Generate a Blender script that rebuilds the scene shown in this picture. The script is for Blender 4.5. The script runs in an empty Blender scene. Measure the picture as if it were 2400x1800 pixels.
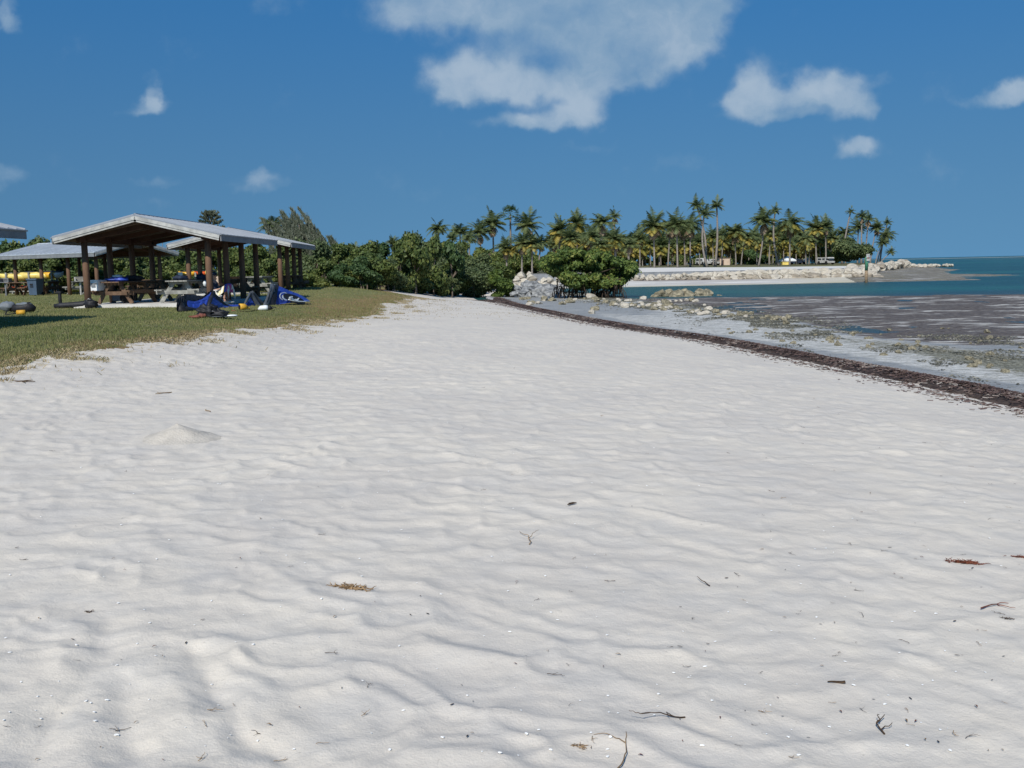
import bpy, bmesh, math, random
import numpy as np
from mathutils import Vector, Matrix, Euler
sc = bpy.context.scene
COL = sc.collection
rad = math.radians
# ------------------------------------------------------------------ camera
F0 = 2335.0; PITCH = rad(6.77); ROLL = rad(1.15); CZ = 2.5
_R0 = np.array([1, 0, 0.]); _F = np.array([0, math.cos(PITCH), -math.sin(PITCH)]); _U0 = np.array([0, math.sin(PITCH), math.cos(PITCH)])
_R = math.cos(ROLL)*_R0 - math.sin(ROLL)*_U0
_U = math.sin(ROLL)*_R0 + math.cos(ROLL)*_U0
cam = bpy.data.cameras.new('camera'); camo = bpy.data.objects.new('camera', cam); COL.objects.link(camo)
M4 = Matrix.Identity(4)
for i in range(3):
    M4[i][0] = _R[i]; M4[i][1] = _U[i]; M4[i][2] = -_F[i]
M4[2][3] = CZ
camo.matrix_world = M4
cam.sensor_width = 36; cam.lens = 36*F0/2400; cam.clip_start = .05; cam.clip_end = 20000
sc.camera = camo
sc.render.resolution_x = 1024; sc.render.resolution_y = 768
sc.view_settings.view_transform = 'Standard'; sc.view_settings.look = 'None'
sc.view_settings.exposure = 0.06; sc.view_settings.gamma = 1; sc.view_settings.use_curve_mapping = False

def ray(u, v): return _F + (u-1200)/F0*_R - (v-900)/F0*_U
def A(u, v, y):
    d = ray(u, v); t = y/d[1]; return np.array([0, 0, CZ]) + d*t

# ------------------------------------------------------------------ world and sun
SUN_AZ = 197.5; SUN_EL = 42.0
w = bpy.data.worlds.new('World'); sc.world = w; w.use_nodes = True
nt = w.node_tree; nt.nodes.clear()
def nd(nt, t, **k):
    n = nt.nodes.new(t)
    for a, b in k.items(): setattr(n, a, b)
    return n
def setin(nt, n, key, val):
    s = n.inputs[key]
    if isinstance(val, bpy.types.NodeSocket): nt.links.new(val, s)
    elif val is not None: s.default_value = val
def mth(nt, op, a, b=None, c=None, clamp=False):
    n = nd(nt, 'ShaderNodeMath', operation=op, use_clamp=clamp)
    setin(nt, n, 0, a)
    if b is not None: setin(nt, n, 1, b)
    if c is not None: setin(nt, n, 2, c)
    return n.outputs[0]
def vmth(nt, op, a, b=None):
    n = nd(nt, 'ShaderNodeVectorMath', operation=op)
    setin(nt, n, 0, a)
    if b is not None: setin(nt, n, 1, b)
    return n.outputs[0]
def mixc(nt, f, a, b, mode='MIX'):
    n = nd(nt, 'ShaderNodeMix', data_type='RGBA', blend_type=mode)
    setin(nt, n, 0, f)
    for k, val in ((6, a), (7, b)):
        if isinstance(val, (tuple, list)) and len(val) == 3: val = (*val, 1)
        setin(nt, n, k, val)
    return n.outputs[2]
def noise(nt, vec, scale, detail=4, rough=.55, dist=0):
    n = nd(nt, 'ShaderNodeTexNoise')
    if vec is not None: nt.links.new(vec, n.inputs['Vector'])
    n.inputs['Scale'].default_value = scale; n.inputs['Detail'].default_value = detail
    n.inputs['Roughness'].default_value = rough; n.inputs['Distortion'].default_value = dist
    return n.outputs[0]
def sstep(nt, x, lo, hi):
    n = nd(nt, 'ShaderNodeMapRange', interpolation_type='SMOOTHSTEP')
    setin(nt, n, 0, x); n.inputs[1].default_value = lo; n.inputs[2].default_value = hi
    return n.outputs[0]
sky = nd(nt, 'ShaderNodeTexSky', sky_type='NISHITA', sun_disc=False)
sky.sun_elevation = rad(SUN_EL); sky.sun_rotation = rad(SUN_AZ); sky.altitude = 0; sky.air_density = 1.0; sky.dust_density = .25; sky.ozone_density = 2.5
tc = nd(nt, 'ShaderNodeTexCoord')
# the clear, dry air of the day: look the sky up a little higher than the view line, so its foot stays blue
sg0 = nd(nt, 'ShaderNodeSeparateXYZ'); nt.links.new(tc.outputs['Generated'], sg0.inputs[0])
sc0 = nd(nt, 'ShaderNodeCombineXYZ'); nt.links.new(sg0.outputs[0], sc0.inputs[0]); nt.links.new(sg0.outputs[1], sc0.inputs[1])
nt.links.new(mth(nt, 'MULTIPLY_ADD', mth(nt, 'MAXIMUM', sg0.outputs[2], 0.0), .55, .355), sc0.inputs[2])
nt.links.new(vmth(nt, 'NORMALIZE', sc0.outputs[0]), sky.inputs['Vector'])
sep = nd(nt, 'ShaderNodeSeparateXYZ'); nt.links.new(tc.outputs['Generated'], sep.inputs[0])
yy = mth(nt, 'MAXIMUM', sep.outputs[1], .05)
tx = mth(nt, 'DIVIDE', sep.outputs[0], yy); tz = mth(nt, 'DIVIDE', sep.outputs[2], yy)
cmb = nd(nt, 'ShaderNodeCombineXYZ'); nt.links.new(tx, cmb.inputs[0]); nt.links.new(tz, cmb.inputs[1])
TV = cmb.outputs[0]
# clouds: (u, v, half width, half height, tilt, weight) read from the photograph, turned into directions
BLOBS = [(1000,20,130,60,0,.9),(1120,-10,170,75,0,1.0),(1300,-20,200,85,0,1.0),(1480,20,150,70,.2,.9),(1610,30,90,70,.4,.8),(1700,-10,70,40,.5,.5),
 (1070,170,72,46,0,1.0),(1130,205,110,38,0,1.0),(1300,200,150,36,.06,.8),(1430,180,130,44,.2,.75),(1560,130,90,60,.6,.8),(1640,90,60,50,.5,.5),(1290,110,170,45,.1,.6),(1450,95,120,50,.3,.6),(1180,150,60,40,0,.4),
 (1290,275,85,24,.08,.85),(1375,262,52,32,.1,.7),(1215,290,70,22,0,.72),(1400,345,60,14,0,.35),(1590,385,90,22,.1,.35),(1120,285,50,14,0,.25),
 (1780,195,52,46,.2,.95),(1740,240,52,34,.1,.9),(1850,235,90,36,0,.9),(1930,200,60,42,0,.9),(1990,215,62,46,0,.85),(2030,250,40,22,0,.6),(1830,275,130,14,0,.5),(2080,200,40,16,0,.35),
 (2020,348,52,20,0,.8),(1990,360,50,12,0,.4),(2345,222,48,28,.3,.8),(2400,205,50,34,.2,.9),(2290,242,40,12,0,.35),(2245,232,30,12,0,.25),
 (362,215,22,28,0,.8),(360,240,44,18,0,.75),(320,255,40,10,0,.25),(22,28,34,40,-.7,.7),(45,60,26,22,-.6,.5),(640,5,60,30,0,.4),(10,400,40,22,0,.5),(50,410,50,16,0,.3),
 (375,412,36,14,0,.4),(330,425,50,14,0,.3),(610,410,44,14,0,.6),(620,432,80,16,0,.45),(1060,450,80,24,0,.3),(330,475,110,16,0,.25),(2200,390,50,20,0,.28)]
dens = None
def tz_of(u, v):
    d = ray(u, v); return d[0]/d[1], d[2]/d[1]
wn = nd(nt, 'ShaderNodeTexNoise'); nt.links.new(TV, wn.inputs['Vector']); wn.inputs['Scale'].default_value = 9; wn.inputs['Detail'].default_value = 4
wv = vmth(nt, 'MULTIPLY', vmth(nt, 'SUBTRACT', wn.outputs[1], (.5, .5, .5)), (.055, .04, 0))
wn2 = nd(nt, 'ShaderNodeTexNoise'); nt.links.new(TV, wn2.inputs['Vector']); wn2.inputs['Scale'].default_value = 30; wn2.inputs['Detail'].default_value = 6
wv = vmth(nt, 'ADD', vmth(nt, 'MULTIPLY', wv, (.45, .4, 0)), vmth(nt, 'MULTIPLY', vmth(nt, 'SUBTRACT', wn2.outputs[1], (.5, .5, .5)), (.042, .034, 0)))
TW = vmth(nt, 'ADD', TV, wv)
sp2 = nd(nt, 'ShaderNodeSeparateXYZ'); nt.links.new(TW, sp2.inputs[0])
def blobsum(dz):
    tot = None
    for (u, v, su, sv, an, wt) in BLOBS:
        cx, cz = tz_of(u, v)
        dx = mth(nt, 'SUBTRACT', sp2.outputs[0], cx); dzz = mth(nt, 'SUBTRACT', sp2.outputs[1], cz-dz)
        ca, sa = math.cos(an), math.sin(an)
        a = mth(nt, 'MULTIPLY_ADD', dx, ca*F0/su, mth(nt, 'MULTIPLY', dzz, sa*F0/su))
        b = mth(nt, 'MULTIPLY_ADD', dx, -sa*F0/sv, mth(nt, 'MULTIPLY', dzz, ca*F0/sv))
        q = mth(nt, 'MULTIPLY_ADD', a, a, mth(nt, 'MULTIPLY', b, b))
        g = mth(nt, 'MULTIPLY', mth(nt, 'EXPONENT', mth(nt, 'MULTIPLY', mth(nt, 'POWER', q, 1.5), -.75)), wt)
        tot = g if tot is None else mth(nt, 'ADD', tot, g)
    return tot
nf = noise(nt, TV, 20, 9, .62)
n2 = noise(nt, TV, 8, 5, .55)
bs = mth(nt, 'MINIMUM', blobsum(0), 1.15)
dn = mth(nt, 'ADD', bs, mth(nt, 'MULTIPLY', mth(nt, 'SUBTRACT', nf, .5), 1.3))
dn = mth(nt, 'ADD', dn, mth(nt, 'MULTIPLY', mth(nt, 'SUBTRACT', n2, .5), .6))
dens = mth(nt, 'MULTIPLY', sstep(nt, dn, .12, 1.3), .92)
front = sstep(nt, sep.outputs[1], .1, .3)
back = sstep(nt, noise(nt, tc.outputs['Generated'], 3, 8, .6), .56, .74)
dens = mth(nt, 'ADD', mth(nt, 'MULTIPLY', dens, front), mth(nt, 'MULTIPLY', mth(nt, 'MULTIPLY', back, .7), mth(nt, 'SUBTRACT', 1.0, front)))
dk = None
for (u, v, su, sv, wt) in [(1090, 165, 100, 50, 1.0), (1210, 205, 120, 34, .8), (1420, 215, 160, 30, .5), (1600, 110, 120, 50, .5), (950, 50, 110, 55, .6), (1120, 20, 120, 40, .3), (1310, 262, 120, 30, .95), (1790, 205, 80, 45, 1.0), (1930, 190, 100, 36, .9), (1990, 225, 70, 36, .5), (1700, 250, 60, 26, .6), (365, 225, 38, 30, .9), (2030, 345, 60, 18, .7), (2370, 215, 80, 28, .8), (620, 410, 60, 20, .5), (30, 30, 50, 40, .5)]:
    cx, cz = tz_of(u, v); q = mth(nt, 'ADD', mth(nt, 'POWER', mth(nt, 'MULTIPLY', mth(nt, 'SUBTRACT', sp2.outputs[0], cx), F0/su), 2.0), mth(nt, 'POWER', mth(nt, 'MULTIPLY', mth(nt, 'SUBTRACT', sp2.outputs[1], cz), F0/sv), 2.0))
    g = mth(nt, 'MULTIPLY', mth(nt, 'EXPONENT', mth(nt, 'MULTIPLY', q, -.8)), wt); dk = g if dk is None else mth(nt, 'ADD', dk, g)
lit = sstep(nt, mth(nt, 'MULTIPLY_ADD', noise(nt, TW, 20, 8, .66), 1.5, mth(nt, 'MULTIPLY', dk, .55)), .55, 1.55)
cl = mixc(nt, lit, (2.1, 3.4, 4.9), (3.8, 4.8, 5.95))
gm = nd(nt, 'ShaderNodeGamma'); nt.links.new(sky.outputs[0], gm.inputs[0]); gm.inputs[1].default_value = 1.0
SKYTINT = nd(nt, 'ShaderNodeMix', data_type='RGBA', blend_type='MULTIPLY'); SKYTINT.inputs[0].default_value = 1
nt.links.new(gm.outputs[0], SKYTINT.inputs[6]); nt.links.new(mixc(nt, sstep(nt, sep.outputs[2], 0.0, .34), (.62, .93, .94), (.29, .86, 1.18)), SKYTINT.inputs[7])
skc = mixc(nt, dens, SKYTINT.outputs[2], cl)
bg = nd(nt, 'ShaderNodeBackground'); nt.links.new(skc, bg.inputs[0]); bg.inputs[1].default_value = .1
wo = nd(nt, 'ShaderNodeOutputWorld'); nt.links.new(bg.outputs[0], wo.inputs[0])
sl = bpy.data.lights.new('sun', 'SUN'); sl.energy = 4.4; sl.angle = rad(.5); sl.color = (1, .955, .88)
slo = bpy.data.objects.new('sun', sl); COL.objects.link(slo)
SD = Vector((math.sin(rad(SUN_AZ))*math.cos(rad(SUN_EL)), math.cos(rad(SUN_AZ))*math.cos(rad(SUN_EL)), math.sin(rad(SUN_EL))))
slo.rotation_euler = SD.to_track_quat('Z', 'Y').to_euler()
slo.location = (0, -20, 40)

# ------------------------------------------------------------------ helpers: objects
def tag(o, label=None, cat=None, group=None, kind=None):
    if label: o['label'] = label
    if cat: o['category'] = cat
    if group: o['group'] = group
    if kind: o['kind'] = kind
    return o
def empty(name, loc, rz=0, label=None, cat=None, group=None, s=1):
    o = bpy.data.objects.new(name, None); COL.objects.link(o)
    o.location = loc; o.rotation_euler = (0, 0, rz); o.scale = (s, s, s); o.empty_display_size = .3
    return tag(o, label, cat, group)
def copy_tree(o, parent=None):
    c = o.copy(); COL.objects.link(c)
    if parent is not None: c.parent = parent
    for ch in list(CH.get(o.name, [])): copy_tree(ch, c)
    return c
CH = {}
def linkmesh(name, me, mats, parent=None, smooth=False):
    o = bpy.data.objects.new(name, me); COL.objects.link(o)
    for m in (mats if isinstance(mats, (list, tuple)) else [mats]): me.materials.append(m)
    if parent is not None:
        o.parent = parent; CH.setdefault(parent.name, []).append(o)
    if smooth: me.polygons.foreach_set('use_smooth', np.ones(len(me.polygons), bool))
    return o
def np_mesh(name, V, Fc, k=4):
    me = bpy.data.meshes.new(name); V = np.ascontiguousarray(V, np.float32); Fc = np.ascontiguousarray(Fc, np.int32)
    me.vertices.add(len(V)); me.vertices.foreach_set('co', V.ravel())
    n = len(Fc); me.loops.add(n*k); me.loops.foreach_set('vertex_index', Fc.ravel())
    me.polygons.add(n); me.polygons.foreach_set('loop_start', np.arange(n, dtype=np.int32)*k)
    me.update(calc_edges=True); me.validate()
    return me
class MB:
    def __init__(s): s.v = []; s.f = []; s.m = []
    def add(s, V, Fc, mi=0):
        b = len(s.v); s.v += [tuple(p) for p in V]; s.f += [tuple(b+i for i in f) for f in Fc]; s.m += [mi]*len(Fc); return s
    def box(s, c, d, rot=(0, 0, 0), mi=0, taper=1.0):
        R = Euler(rot).to_matrix(); c = Vector(c); P = []
        for sz in (-1, 1):
            t = taper if sz < 0 else 1
            for sx, sy in ((-1, -1), (1, -1), (1, 1), (-1, 1)):
                P.append(c + R @ Vector((sx*d[0]/2*t, sy*d[1]/2*t, sz*d[2]/2)))
        return s.add(P, [(3,2,1,0),(4,5,6,7),(0,1,5,4),(1,2,6,5),(2,3,7,6),(3,0,4,7)], mi)
    def beam(s, a, b, wd, h, mi=0):
        a = Vector(a); b = Vector(b); d = (b-a); L = d.length
        q = d.to_track_quat('Y', 'Z'); P = []
        for yv in (0, L):
            for sx, sz in ((-1, -1), (1, -1), (1, 1), (-1, 1)):
                P.append(a + q @ Vector((sx*wd/2, yv, sz*h/2)))
        return s.add(P, [(0,1,2,3),(7,6,5,4),(0,4,5,1),(1,5,6,2),(2,6,7,3),(3,7,4,0)], mi)
    def tube(s, pts, rs, n=8, mi=0, cap=True, flat=1.0):
        pts = [Vector(p) for p in pts]
        if not hasattr(rs, '__len__'): rs = [rs]*len(pts)
        b = len(s.v); ux = None
        for i, p in enumerate(pts):
            d = (pts[min(i+1, len(pts)-1)] - pts[max(i-1, 0)])
            d = d.normalized() if d.length > 1e-9 else Vector((0, 0, 1))
            if ux is None:
                ux = d.orthogonal().normalized()
            else:
                ux = (ux - d*ux.dot(d)).normalized()
            uy = d.cross(ux)
            for k in range(n):
                a = 2*math.pi*k/n
                s.v.append(tuple(p + (ux*math.cos(a) + uy*math.sin(a)*flat)*rs[i]))
        for i in range(len(pts)-1):
            for k in range(n):
                k2 = (k+1) % n
                s.f.append((b+i*n+k, b+i*n+k2, b+(i+1)*n+k2, b+(i+1)*n+k)); s.m.append(mi)
        if cap:
            s.f.append(tuple(b+k for k in reversed(range(n)))); s.m.append(mi)
            s.f.append(tuple(b+(len(pts)-1)*n+k for k in range(n))); s.m.append(mi)
        return s
    def blob(s, c, r, seed=0, amp=.15, nu=14, nv=10, mi=0, freq=2.0, rot=(0, 0, 0)):
        R = Euler(rot).to_matrix(); b = len(s.v); rg = random.Random(seed); ph = [rg.uniform(0, 6) for _ in range(9)]
        def dsp(d):
            return 1 + amp*(math.sin(freq*3*d.x+ph[0])*math.sin(freq*2.5*d.y+ph[1]) + .6*math.sin(freq*5*d.z+ph[2]+2*d.x) + .4*math.sin(freq*8*d.x+ph[3])*math.sin(freq*7*d.z+ph[4]))
        for j in range(nv+1):
            th = math.pi*j/nv
            for i in range(nu):
                a = 2*math.pi*i/nu; d = Vector((math.sin(th)*math.cos(a), math.sin(th)*math.sin(a), math.cos(th)))
                k = dsp(d); s.v.append(tuple(Vector(c) + R @ Vector((d.x*r[0]*k, d.y*r[1]*k, d.z*r[2]*k))))
        for j in range(nv):
            for i in range(nu):
                i2 = (i+1) % nu; s.f.append((b+j*nu+i, b+(j+1)*nu+i, b+(j+1)*nu+i2, b+j*nu+i2)); s.m.append(mi)
        return s
    def build(s, name, mats, parent=None, smooth=False):
        me = bpy.data.meshes.new(name); me.from_pydata(s.v, [], s.f); me.update()
        o = linkmesh(name, me, mats, parent, smooth)
        if len(me.materials) > 1: me.polygons.foreach_set('material_index', s.m)
        return o

# ------------------------------------------------------------------ helpers: materials
def mat(name, col, rough=.7, spec=.3, metal=0, var=.12, vscale=3.0, bump=0, bscale=40, col2=None, detail=5, stretch=None, coat=0):
    m = bpy.data.materials.new(name); m.use_nodes = True; nt = m.node_tree; b = nt.nodes['Principled BSDF']
    tc = nd(nt, 'ShaderNodeTexCoord'); vec = tc.outputs['Object']
    if stretch: vec = vmth(nt, 'MULTIPLY', vec, stretch)
    f = sstep(nt, noise(nt, vec, vscale, detail), .3, .7)
    c2 = col2 or tuple(c*(1-2*var) for c in col); c1 = col if col2 else tuple(min(1, c*(1+var)) for c in col)
    nt.links.new(mixc(nt, f, c2, c1), b.inputs['Base Color'])
    b.inputs['Roughness'].default_value = rough; b.inputs['Specular IOR Level'].default_value = spec; b.inputs['Metallic'].default_value = metal
    if coat: b.inputs['Coat Weight'].default_value = coat
    if bump:
        bn = nd(nt, 'ShaderNodeBump'); bn.inputs['Strength'].default_value = bump; bn.inputs['Distance'].default_value = .02
        nt.links.new(noise(nt, vec, bscale, 5), bn.inputs['Height']); nt.links.new(bn.outputs[0], b.inputs['Normal'])
    return m
def leafmat(name, cols, trans=.3, pscale=.6, rough=.55):
    m = bpy.data.materials.new(name); m.use_nodes = True; nt = m.node_tree; b = nt.nodes['Principled BSDF']
    g = nd(nt, 'ShaderNodeNewGeometry'); rp = nd(nt, 'ShaderNodeValToRGB')
    tcn = nd(nt, 'ShaderNodeTexCoord')
    f = mth(nt, 'ADD', mth(nt, 'MULTIPLY', g.outputs['Random Per Island'], .55), mth(nt, 'MULTIPLY', sstep(nt, noise(nt, tcn.outputs['Object'], pscale, 3), .3, .7), .45))
    nt.links.new(f, rp.inputs[0]); cr = rp.color_ramp
    cr.elements[0].color = (*cols[0], 1); cr.elements[1].color = (*cols[-1], 1)
    for i, c in enumerate(cols[1:-1]):
        e = cr.elements.new((i+1)/(len(cols)-1)); e.color = (*c, 1)
    nt.links.new(rp.outputs[0], b.inputs['Base Color']); b.inputs['Roughness'].default_value = rough; b.inputs['Specular IOR Level'].default_value = .3
    tr = nd(nt, 'ShaderNodeBsdfTranslucent'); nt.links.new(rp.outputs[0], tr.inputs[0])
    mx = nd(nt, 'ShaderNodeMixShader'); mx.inputs[0].default_value = trans
    nt.links.new(b.outputs[0], mx.inputs[1]); nt.links.new(tr.outputs[0], mx.inputs[2])
    nt.links.new(mx.outputs[0], nt.nodes['Material Output'].inputs[0])
    return m
MT = {}
MT['roof'] = mat('metal roof', (.245, .265, .295), .5, .5, .1, .06, 1.2, .1, 8)
MT['fascia'] = mat('weathered white fascia', (.44, .43, .40), .7, .3, 0, .15, 4)
MT['eave'] = mat('grey eave board', (.20, .21, .22), .6, .3, 0, .1, 4)  # eave boards get a darker grey than the gable boards
MT['soffit'] = mat('brown plank ceiling', (.115, .075, .055), .8, .2, 0, .2, 3, .3, 12, stretch=(1, 8, 1))
MT['post'] = mat('round pine pole', (.17, .10, .062), .8, .2, 0, .2, 2.5, .4, 20, stretch=(6, 6, .8), col2=(.13, .075, .05))
MT['slab'] = mat('pale concrete', (.58, .56, .52), .8, .2, 0, .08, 1.5, .2, 30)
MT['slab_edge'] = MT['slab']
MT['wood_brown'] = mat('red brown picnic wood', (.15, .095, .06), .75, .2, 0, .2, 5, .3, 25, stretch=(1, 6, 1))
MT['wood_grey'] = mat('weathered grey picnic wood', (.29, .285, .255), .8, .2, 0, .2, 5, .3, 25, stretch=(1, 6, 1))
MT['black'] = mat('black nylon', (.018, .018, .022), .6, .35, 0, .3, 6, .4, 18)
MT['dark_blue'] = mat('navy cloth', (.02, .03, .06), .75, .3, 0, .2, 6)
MT['blue'] = mat('royal blue ripstop', (.028, .065, .36), .5, .4, 0, .16, 2.2, .5, 5)
MT['char'] = mat('charcoal dacron', (.075, .085, .098), .6, .35, 0, .15, 5, .3, 10)
MT['char2'] = mat('pale charcoal patch', (.16, .18, .20), .6, .35, 0, .1, 5)
MT['white'] = mat('white plastic', (.78, .80, .80), .4, .5, 0, .05, 4)
MT['whitecloth'] = mat('white cloth', (.70, .74, .74), .8, .3, 0, .08, 8)
MT['yellow'] = mat('yellow kayak plastic', (.75, .42, .03), .35, .5, 0, .1, 2)
MT['yellow2'] = mat('faded lemon plastic', (.78, .60, .16), .4, .5, 0, .12, 2)
MT['amber'] = mat('yellow orange fabric', (.62, .34, .03), .6, .4, 0, .15, 8)
MT['orange'] = mat('red orange kayak plastic', (.66, .10, .02), .35, .5, 0, .1, 2)
MT['bin'] = mat('slate blue bin plastic', (.065, .10, .15), .5, .4, 0, .08, 3)
MT['grey'] = mat('grey steel', (.28, .28, .28), .5, .5, .5, .15, 6)
MT['rust'] = mat('rusty red fabric', (.20, .075, .055), .8, .2, 0, .2, 8)
MT['green'] = mat('green painted pile', (.06, .22, .13), .6, .3, 0, .2, 6)
MT['pile'] = mat('weathered brown pile', (.26, .19, .12), .8, .2, 0, .2, 5)
MT['skin'] = mat('skin', (.42, .24, .17), .55, .4, 0, .05, 10)
MT['beige'] = mat('beige stucco', (.55, .42, .32), .85, .2, 0, .06, 2)
MT['glass'] = mat('dark window', (.03, .04, .05), .1, .6, 0, .1, 4)
MT['tyre'] = mat('tyre rubber', (.02, .02, .02), .8, .2)
MT['thatch'] = mat('dry brown thatch', (.11, .075, .05), .9, .1, 0, .25, 6, .5, 20)
MT['darkwood'] = mat('dark brown timber', (.10, .05, .035), .8, .2)
MT['bark'] = mat('grey brown bark', (.20, .16, .125), .9, .1, 0, .2, 4, .5, 15)
MT['darkbark'] = mat('dark mangrove bark', (.07, .052, .04), .9, .1, 0, .25, 4, .5, 15)
MT['palmbark'] = mat('pale palm bark', (.25, .22, .19), .85, .15, 0, .18, 3, .4, 12, stretch=(1, 1, 4))
MT['rock'] = mat('pale limestone', (.52, .475, .39), .9, .15, 0, .1, 1.6, .7, 6, col2=(.38, .34, .28))
MT['rock4'] = mat('brown stained limestone', (.36, .31, .24), .9, .15, 0, .1, 1.8, .7, 6, col2=(.22, .19, .15))
MT['rock2'] = mat('tan algae limestone', (.33, .29, .20), .9, .15, 0, .1, 2.2, .8, 7, col2=(.11, .10, .07))
MT['rock3'] = mat('grey limestone', (.34, .345, .34), .9, .15, 0, .1, 2.2, .8, 7, col2=(.12, .125, .13))
MT['wall'] = mat('pale grey concrete wall', (.25, .26, .27), .85, .2, 0, .12, .8, .3, 10)
MT['twig'] = mat('dark dry twig', (.085, .055, .035), .9, .1, 0, .3, 20)
MT['weed'] = mat('red brown dry seaweed', (.17, .055, .03), .8, .2, 0, .3, 20)
MT['straw'] = mat('tan dry root', (.30, .20, .11), .9, .1, 0, .3, 20)
MT['shell'] = mat('white shell chip', (.86, .85, .82), .5, .3, 0, .04, 10)
L_hedge = leafmat('hedge leaves', [(0.048, 0.0768, 0.024), (0.096, 0.138, 0.0384), (0.156, 0.186, 0.0504), (0.24, 0.24, 0.072)])
L_grape = leafmat('sea grape leaves', [(0.036, 0.0696, 0.0288), (0.0696, 0.12, 0.0408), (0.12, 0.174, 0.06)])
L_fine = leafmat('feathery olive foliage', [(0.069, 0.1012, 0.046), (0.1207, 0.161, 0.0667), (0.1898, 0.2185, 0.0828)], .35)
L_casu = leafmat('casuarina needles', [(0.0438, 0.0562, 0.0375), (0.0813, 0.0975, 0.0625), (0.125, 0.1375, 0.0938)], .15)
L_mang = leafmat('mangrove leaves', [(0.0397, 0.0741, 0.0185), (0.0873, 0.1388, 0.033), (0.1455, 0.1984, 0.045), (0.2513, 0.2513, 0.0529)])
L_palm = leafmat('green palm leaflets', [(0.0598, 0.0897, 0.0389), (0.1271, 0.1645, 0.0628), (0.2542, 0.2616, 0.0897)], .35)
L_pyel = leafmat('yellowing palm leaflets', [(.15, .16, .04), (.32, .28, .06), (.50, .36, .09)], .35)
L_pdry = leafmat('dry brown fronds', [(.13, .085, .045), (.24, .17, .10), (.34, .26, .17)], .1)
L_fan = leafmat('bright fan leaves', [(.035, .07, .015), (.075, .12, .03), (.13, .17, .05)], .25)
L_grass = leafmat('grass blades', [(.12, .15, .045), (.18, .205, .068), (.25, .24, .095), (.35, .29, .14)], .3, .5)
L_dryg = leafmat('dry grass runners', [(.20, .15, .07), (.32, .25, .13), (.42, .34, .20), (.13, .14, .04)], .2, .8)

# ------------------------------------------------------------------ numpy noise
_rg = np.random.RandomState(7); TAB = _rg.rand(16, 256, 256)
def vn(x, y, s=0):
    t = TAB[s % 16]; xi = np.floor(x).astype(int); yi = np.floor(y).astype(int); fx = x-xi; fy = y-yi
    fx = fx*fx*(3-2*fx); fy = fy*fy*(3-2*fy); a = xi & 255; b = yi & 255; a1 = (a+1) & 255; b1 = (b+1) & 255
    return (t[a, b]*(1-fx)+t[a1, b]*fx)*(1-fy)+(t[a, b1]*(1-fx)+t[a1, b1]*fx)*fy
def fbm(x, y, o=4, s=0):
    r = 0; am = .5; k = 1
    for i in range(o): r = r+am*vn(x*k+i*17.3, y*k+i*9.1, s+i); am *= .5; k *= 2.03
    return r/(1-.5**o)
def ss(x, a, b):
    t = np.clip((x-a)/(b-a), 0, 1); return t*t*(3-2*t)
def smw(x, y, s, k=7.0):
    xi = np.floor(x).astype(int); yi = np.floor(y).astype(int); tot = 0
    for i in (-1, 0, 1):
        for j in (-1, 0, 1):
            a = (xi+i) & 255; b = (yi+j) & 255
            px = xi+i+.15+.7*TAB[s][a, b]; py = yi+j+.15+.7*TAB[s+1][a, b]; am = .6+.8*TAB[s+2][a, b]
            tot = tot+np.exp(-k*am*((x-px)**2+(y-py)**2))
    return -np.log(tot+1e-9)/k

# ------------------------------------------------------------------ terrain height
WR = np.array([(10.2,-30),(10.0,0),(9.6,4),(9.1,8),(8.6,12),(8.18,15.8),(7.93,18.4),(7.43,21.5),(6.93,24.7),(6.26,29),(5.45,32.3),(4.58,35.3),(3.7,39.5),(2.88,44),(2.05,48.5),(1.22,53.3),(.35,59.5),(-.46,66.1),(-1.3,73),(-1.9,79),(-1.5,84),(1.0,84.5),(2.6,90),(2,100),(1,125)])
def dist_poly(x, y, P):
    d = np.full(np.shape(x), 1e9)
    for a, b in zip(P[:-1], P[1:]):
        e = b-a; L2 = (e*e).sum(); t = np.clip(((x-a[0])*e[0]+(y-a[1])*e[1])/L2, 0, 1)
        d = np.minimum(d, np.hypot(x-a[0]-t*e[0], y-a[1]-t*e[1]))
    return d
def wrack_d(x, y):
    P = WR[[i for i in range(len(WR))]]
    ysort = np.maximum.accumulate(P[:, 1]); xs = np.interp(y, ysort, P[:, 0])
    return dist_poly(x, y, P)*np.where(x < xs, 1, -1)
def lawn_edge(y): return np.interp(y, [0,8,13,15,17.2,19.2,21.6,25.5,29.1,32.5,37,43,51,56,60,66,140], [-13,-10.5,-8.8,-7.9,-7.75,-7.4,-6.95,-6.5,-6.1,-5.5,-5.0,-5.4,-5.3,-5.3,-6.2,-8.5,-9])
def xL(y): return np.interp(y, [15,22,27,32,44,67,72], [12.2,11.6,11,9.9,10.4,7.2,5.5])
def xr(y): return np.interp(y, [100,106,120,145,195,250,300,420], [49,51,54,63,87,107,114,115])
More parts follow.
